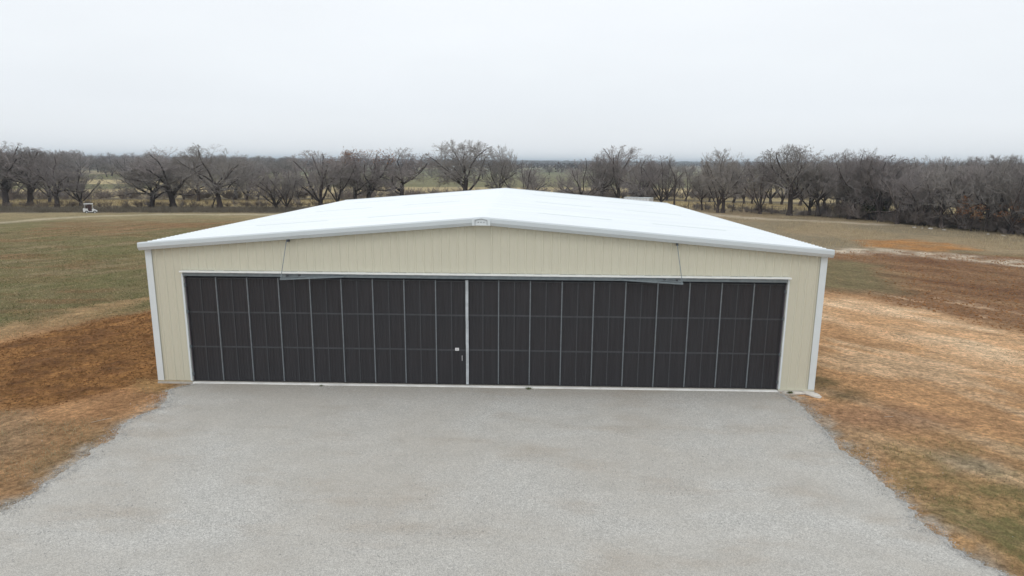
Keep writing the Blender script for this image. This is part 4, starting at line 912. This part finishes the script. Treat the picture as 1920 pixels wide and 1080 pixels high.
rn_ = lambda X_, Y_: fbm(X_*.7, Y_*.7, 120, 4)+.35*(rg.random(len(X_))-.5)
tufts('lawn_green_blades', 130000, 20, 95, -1, lambda a, b: (zone_at(a, b, veg) > .3) & (rn_(a, b) > .46), .03, .09, .010, .022, M_T1, 'thin green winter grass over the field left of the hangar')
tufts('lawn_dry_blades', 110000, 20, 100, -1, lambda a, b: (zone_at(a, b, dry)+zone_at(a, b, veg) > .3) & (rn_(a, b) < .52), .03, .10, .010, .022, M_T2, 'dry bleached grass over the field left of the hangar')
tufts('dry_stubble', 22000, 20, 80, 1, lambda a, b: (zone_at(a, b, dry)+zone_at(a, b, veg) > .22) & (rn_(a, b) > .5), .03, .09, .010, .020, M_T2, 'sparse dry stubble on the bare soil right of the hangar')
def crumbs(name, n, side, label):
    X_, Y_ = frustum(n, 20, 75, side); k_ = outside(X_, Y_) & (zone_at(X_, Y_, clod) > .35+.5*rg.random(n)); X_, Y_ = X_[k_], Y_[k_]; n = len(X_)
    s_ = rg.uniform(.012, .05, n)*np.clip(np.hypot(X_-CAM.x, Y_-CAM.y)/28, .8, 1.6)
    V, F = stones(n, X_, Y_, zone_at(X_, Y_, z)+s_*.2, s_); link(name, mesh_np(name, V, F, M_CLOD), kind='stuff', label=label, cat='soil')
M_CLOD = barkmat('soil_crumbs', (.25, .128, .056), .45, 2)
crumbs('soil_clods', 40000, -1, 'reddish brown soil clods on the dug strip left of the hangar'); crumbs('tilled_soil', 30000, 1, 'dark red soil clods on the tilled strip right of the hangar')

# ------------------------------------------------------------------ small things
# white utility cart parked in the verge
M_CART = simple('cart_white', (.74, .75, .76), .35, .5, var=.05); M_RUB = simple('rubber', (.02, .02, .02), .9, .2); M_SEAT_SHADE = simple('cart_seat_and_shade', (.055, .03, .032), .7, .3)
cart = empty('utility_cart', (-66.9, 76.6, -.16), R(34)); cart.scale = (.76, .80, .86); tag(cart, 'small white utility cart with roof and dark open cab in the verge weeds', 'utility cart')
mb = MB()
def sideprof(mb, P, y0, y1):
    n_ = len(P); mb.raw([(a, y0, b) for a, b in P]+[(a, y1, b) for a, b in P], [tuple(range(n_)), tuple(range(n_, 2*n_))[::-1]]+[(i, (i+1) % n_, n_+(i+1) % n_, n_+i) for i in range(n_)])
sideprof(mb, [(-1.2, .35), (-.95, .30), (-.75, .55), (-.45, .55), (-.3, .28), (.5, .28), (.62, .5), (.95, .5), (1.1, .3), (1.25, .34), (1.25, .52), (.55, .86), (.35, .84), (.3, .42), (-.25, .42), (-.4, .95), (-1.2, .95)], -.55, .55)
mb.build('body', M_CART, cart, .02)
mb = MB(); mb.box((-1.0, -.62, 1.72), (.62, .62, 1.80)); mb.build('roof', M_CART, cart, .02)
mb = MB()
for sy_ in (-.56, .56):
    mb.beam((-.85, sy_, .95), (-.80, sy_, 1.73), .22, .05); mb.beam((.56, sy_, .85), (.50, sy_, 1.73), .06, .06)
mb.build('roof_post', M_CART, cart)
mb = MB(); mb.box((-.62, -.50, .52), (-.05, .50, .72)); mb.box((-.66, -.50, .72), (-.48, .50, 1.45)); mb.build('seat', M_SEAT_SHADE, cart, .03)
mb = MB(); mb.box((-.40, -.53, .40), (.48, .53, .62)); mb.box((-.40, -.53, .62), (.20, .53, 1.68)); mb.build('cab_shade_block', M_SEAT_SHADE, cart, .03)  # solid dark block in the open cab stands in for its shade
mb = MB(); mb.box((-.80, -.52, .96), (-.74, .52, 1.70)); mb.build('rear_panel', M_SEAT_SHADE, cart)
mb = MB(); mb.bar((.40, -.3, .84), (.15, -.3, 1.15), .02); mb.bar((.10, -.46, 1.12), (.10, -.14, 1.16), .02); mb.build('steering_wheel', M_RUB, cart)
for wx_ in (-.62, .80):
    for wy_ in (-.5, .5):
        mb = MB(); mb.bar((wx_, wy_-.11, .27), (wx_, wy_+.11, .27), .27, 18); w_ = mb.build('wheel', M_RUB, cart, .02)
        mb = MB(); mb.bar((wx_, wy_-.118, .27), (wx_, wy_+.118, .27), .13, 14); mb.build('rim', M_CART, w_)
for wy_ in (-.35, .35):
    mb = MB(); mb.box((1.245, wy_-.07, .42), (1.265, wy_+.07, .5)); mb.build('headlight', M_ALU, cart)

# white box trailer behind the hangar
trl = empty('box_trailer', (22.6, 97.2, 0), R(-29)); tag(trl, 'white box trailer behind the right roof slope under a forked tree', 'trailer')
mb = MB(); mb.box((-2.5, -1.0, .55), (2.5, 1.0, 2.02)); mb.build('box_body', M_CART, trl, .04)
mb = MB(); mb.box((-2.55, -1.05, 2.02), (2.55, 1.05, 2.10)); mb.build('roof', M_TRIM, trl, .02)
mb = MB(); [mb.box((-2.4+i*.6, -1.015, .62), (-2.36+i*.6, -1.002, 1.95)) for i in range(9)]; mb.build('side_rib', M_STEEL, trl)
mb = MB(); mb.beam((2.5, 0, .5), (3.5, 0, .45), .1, .1); mb.beam((2.5, .6, .5), (3.4, 0, .47), .07, .07); mb.beam((2.5, -.6, .5), (3.4, 0, .47), .07, .07); mb.build('hitch', M_DARKST, trl)
for wx_ in (-.45, .45):
    for wy_ in (-1.05, 1.05):
        mb = MB(); mb.bar((wx_, wy_-.1, .36), (wx_, wy_+.1, .36), .36, 18); w_ = mb.build('wheel', M_RUB, trl, .02)
        mb = MB(); mb.bar((wx_, wy_-.11, .36), (wx_, wy_+.11, .36), .18, 12); mb.build('rim', M_STEEL, w_)

# wire fence and field gate before the right-hand trees
M_POST = simple('old_fence_wood', (.10, .085, .07), .95, .1, var=.3, sc=4, stretch=(1, 1, .2))
fn = empty('wire_fence', (31.9, 97.3, 0)); tag(fn, 'dark wire fence on wooden posts before the straw field, right of the roof', 'fence')
fa = Vector((31.9, 97.3, 0)); fb = Vector((43.4, 86.9, 0)); fc = Vector((45.9, 84.6, 0)); fd = Vector((53.0, 78.9, 0)); fr = random.Random(2)
def fence_run(a, b, n_):
    for i in range(n_+1):
        q_ = a.lerp(b, i/n_)-fa; h_ = fr.uniform(1.25, 1.6); mb = MB()
        mb.bar(q_+Vector((0, 0, -.1)), q_+Vector((fr.uniform(-.05, .05), fr.uniform(-.05, .05), h_)), .055, 7); mb.build('post', M_POST, fn)
    for zz in (.3, .55, .8, 1.05, 1.25):
        mb = MB(); pv = None
        for i in range(n_):
            a_ = a.lerp(b, i/n_)-fa+Vector((0, 0, zz)); b_ = a.lerp(b, (i+1)/n_)-fa+Vector((0, 0, zz+fr.uniform(-.02, .02))); mb.bar(a_, b_, .012, 4)
        mb.build('wire', M_DARKST, fn)
fence_run(fa, fb, 9); fence_run(fc, fd, 5)
ga = empty('field_gate', tuple(fb)); tag(ga, 'dark tubular field gate between the wire fence and the big dark oak', 'gate')
gv = fc-fb; mb = MB()
for zz in (.25, .5, .75, 1.0, 1.3): mb.bar(gv*.04+Vector((0, 0, zz)), gv*.96+Vector((0, 0, zz)), .025, 6)
mb.build('rail', M_DARKST, ga); mb = MB()
for u_ in (.04, .35, .65, .96): mb.bar(gv*u_+Vector((0, 0, .2)), gv*u_+Vector((0, 0, 1.35)), .03, 6)
mb.build('upright', M_DARKST, ga)

# broken concrete at the right corner of the slab
def lump(name, loc, dims, seed, mat, label, cat, rz=0):
    bm = bmesh.new(); bmesh.ops.create_icosphere(bm, subdivisions=3, radius=1); r_ = random.Random(seed); off_ = [r_.uniform(-9, 9) for _ in range(3)]
    from mathutils import noise as mn
    for v_ in bm.verts:
        c_ = v_.co; k_ = max(abs(c_.x), abs(c_.y), abs(c_.z))**.55
        v_.co = Vector((c_.x/k_*dims[0], c_.y/k_*dims[1], c_.z/k_*dims[2]))*(1+.28*mn.noise(c_*1.7+Vector(off_)))
    me_ = bpy.data.meshes.new(name); bm.to_mesh(me_); bm.free(); me_.materials.append(mat); o = link(name, me_); o.location = loc; o.rotation_euler = (0, 0, rz); return tag(o, label, cat)
M_PALE = simple('pale_concrete', (.60, .57, .52), .95, .2, var=.2, sc=7)
lump('concrete_chunk', (12.02, -.36, .0), (.34, .16, .07), 1, M_PALE, 'broken pale concrete chunk at the right foot of the hangar', 'concrete chunk', R(-50))
lump('concrete_strip', (11.45, -.22, .0), (.42, .09, .045), 2, M_PALE, 'thin pale concrete spill along the right pier base', 'concrete spill', R(-3))
for i, (a, b, c_) in enumerate([(55.9, 66.0, .22), (56.5, 65.2, .15), (57.1, 64.4, .28), (58.0, 63.0, .2), (60.3, 58.2, .18), (61.0, 56.6, .2)]):
    o = lump('field_stone', (a-1.6, b-1.2, .02), (c_, c_*.7, c_*.45), 10+i, M_CONC, 'pale stone lying at the grassy edge before the dense wood', 'stone', i); o['group'] = 'pale stones before the wood'
M_STICK = simple('bleached_wood', (.50, .43, .34), .9, .2, var=.1)
for a, b, lab in (((13.50, -2.44), (13.80, -2.42), 'short white stick lying on the bare red soil right of the apron'), ((-12.16, -3.92), (-11.76, -3.56), 'bleached stick lying on the red soil left of the apron')):
    mb = MB(); mb.bar((0, 0, .02), (b[0]-a[0], b[1]-a[1], .022), .007, 7); mb.bar(((b[0]-a[0])*.5, (b[1]-a[1])*.5, .022), ((b[0]-a[0])*.62, (b[1]-a[1])*.62+.06, .03), .004, 6); o = mb.build('stick', M_STICK); o.location = (a[0], a[1], .02); tag(o, lab, 'stick')
# weeds in the joint at the door sill
M_WEED = barkmat('weed_green', (.10, .12, .05), .3, 8)
for X_, s_, lab in ((1.70, 1.0, 'dark green weed growing in the sill joint near the middle of the door'), (-5.98, .6, 'tiny weed in the sill joint under the left door panels'), (11.25, .9, 'small green weed at the foot of the right pier')):
    n = int(110*s_); V, F = blades(n, rg.normal(0, .05*s_, n), rg.normal(0, .03*s_, n), np.zeros(n), rg.uniform(.03, .09, n)*s_, rg.uniform(.008, .02, n), 1.6)
    o = link('weed', mesh_np('weed', V, F, M_WEED)); o.location = (X_, -.30, .03); tag(o, lab, 'weed')
# far farm shed, a white speck on the plain
shd = empty('farm_shed', (-72, 640, gz(-72, 640))); tag(shd, 'tiny white farm shed far away, left of the largest round oak', 'shed')
mb = MB(); mb.box((-6, -4, -.5), (6, 4, 3.2)); mb.build('wall', M_CART, shd); mb = MB(); sideprof(mb, [(-6.4, 3.2), (6.4, 3.2), (0, 5.0)], -4.4, 4.4); mb.build('roof', M_TRIM, shd)

# ------------------------------------------------------------------ damp winter air
t = bpy.data.materials.new('haze'); t.use_nodes = True; nt = t.node_tree; nt.nodes.clear()
ou = nt.nodes.new('ShaderNodeOutputMaterial'); pv = nt.nodes.new('ShaderNodeVolumePrincipled'); pv.inputs['Density'].default_value = .00025; pv.inputs['Color'].default_value = (.78, .90, 1.0, 1); pv.inputs['Anisotropy'].default_value = .1
nt.links.new(pv.outputs[0], ou.inputs['Volume'])
mb = MB(); mb.box((-8600, -2100, -2.5), (8600, 9200, 48)); mb.build('haze', t, kind='stuff', label='thin grey blue haze over the far fields', cat='haze')
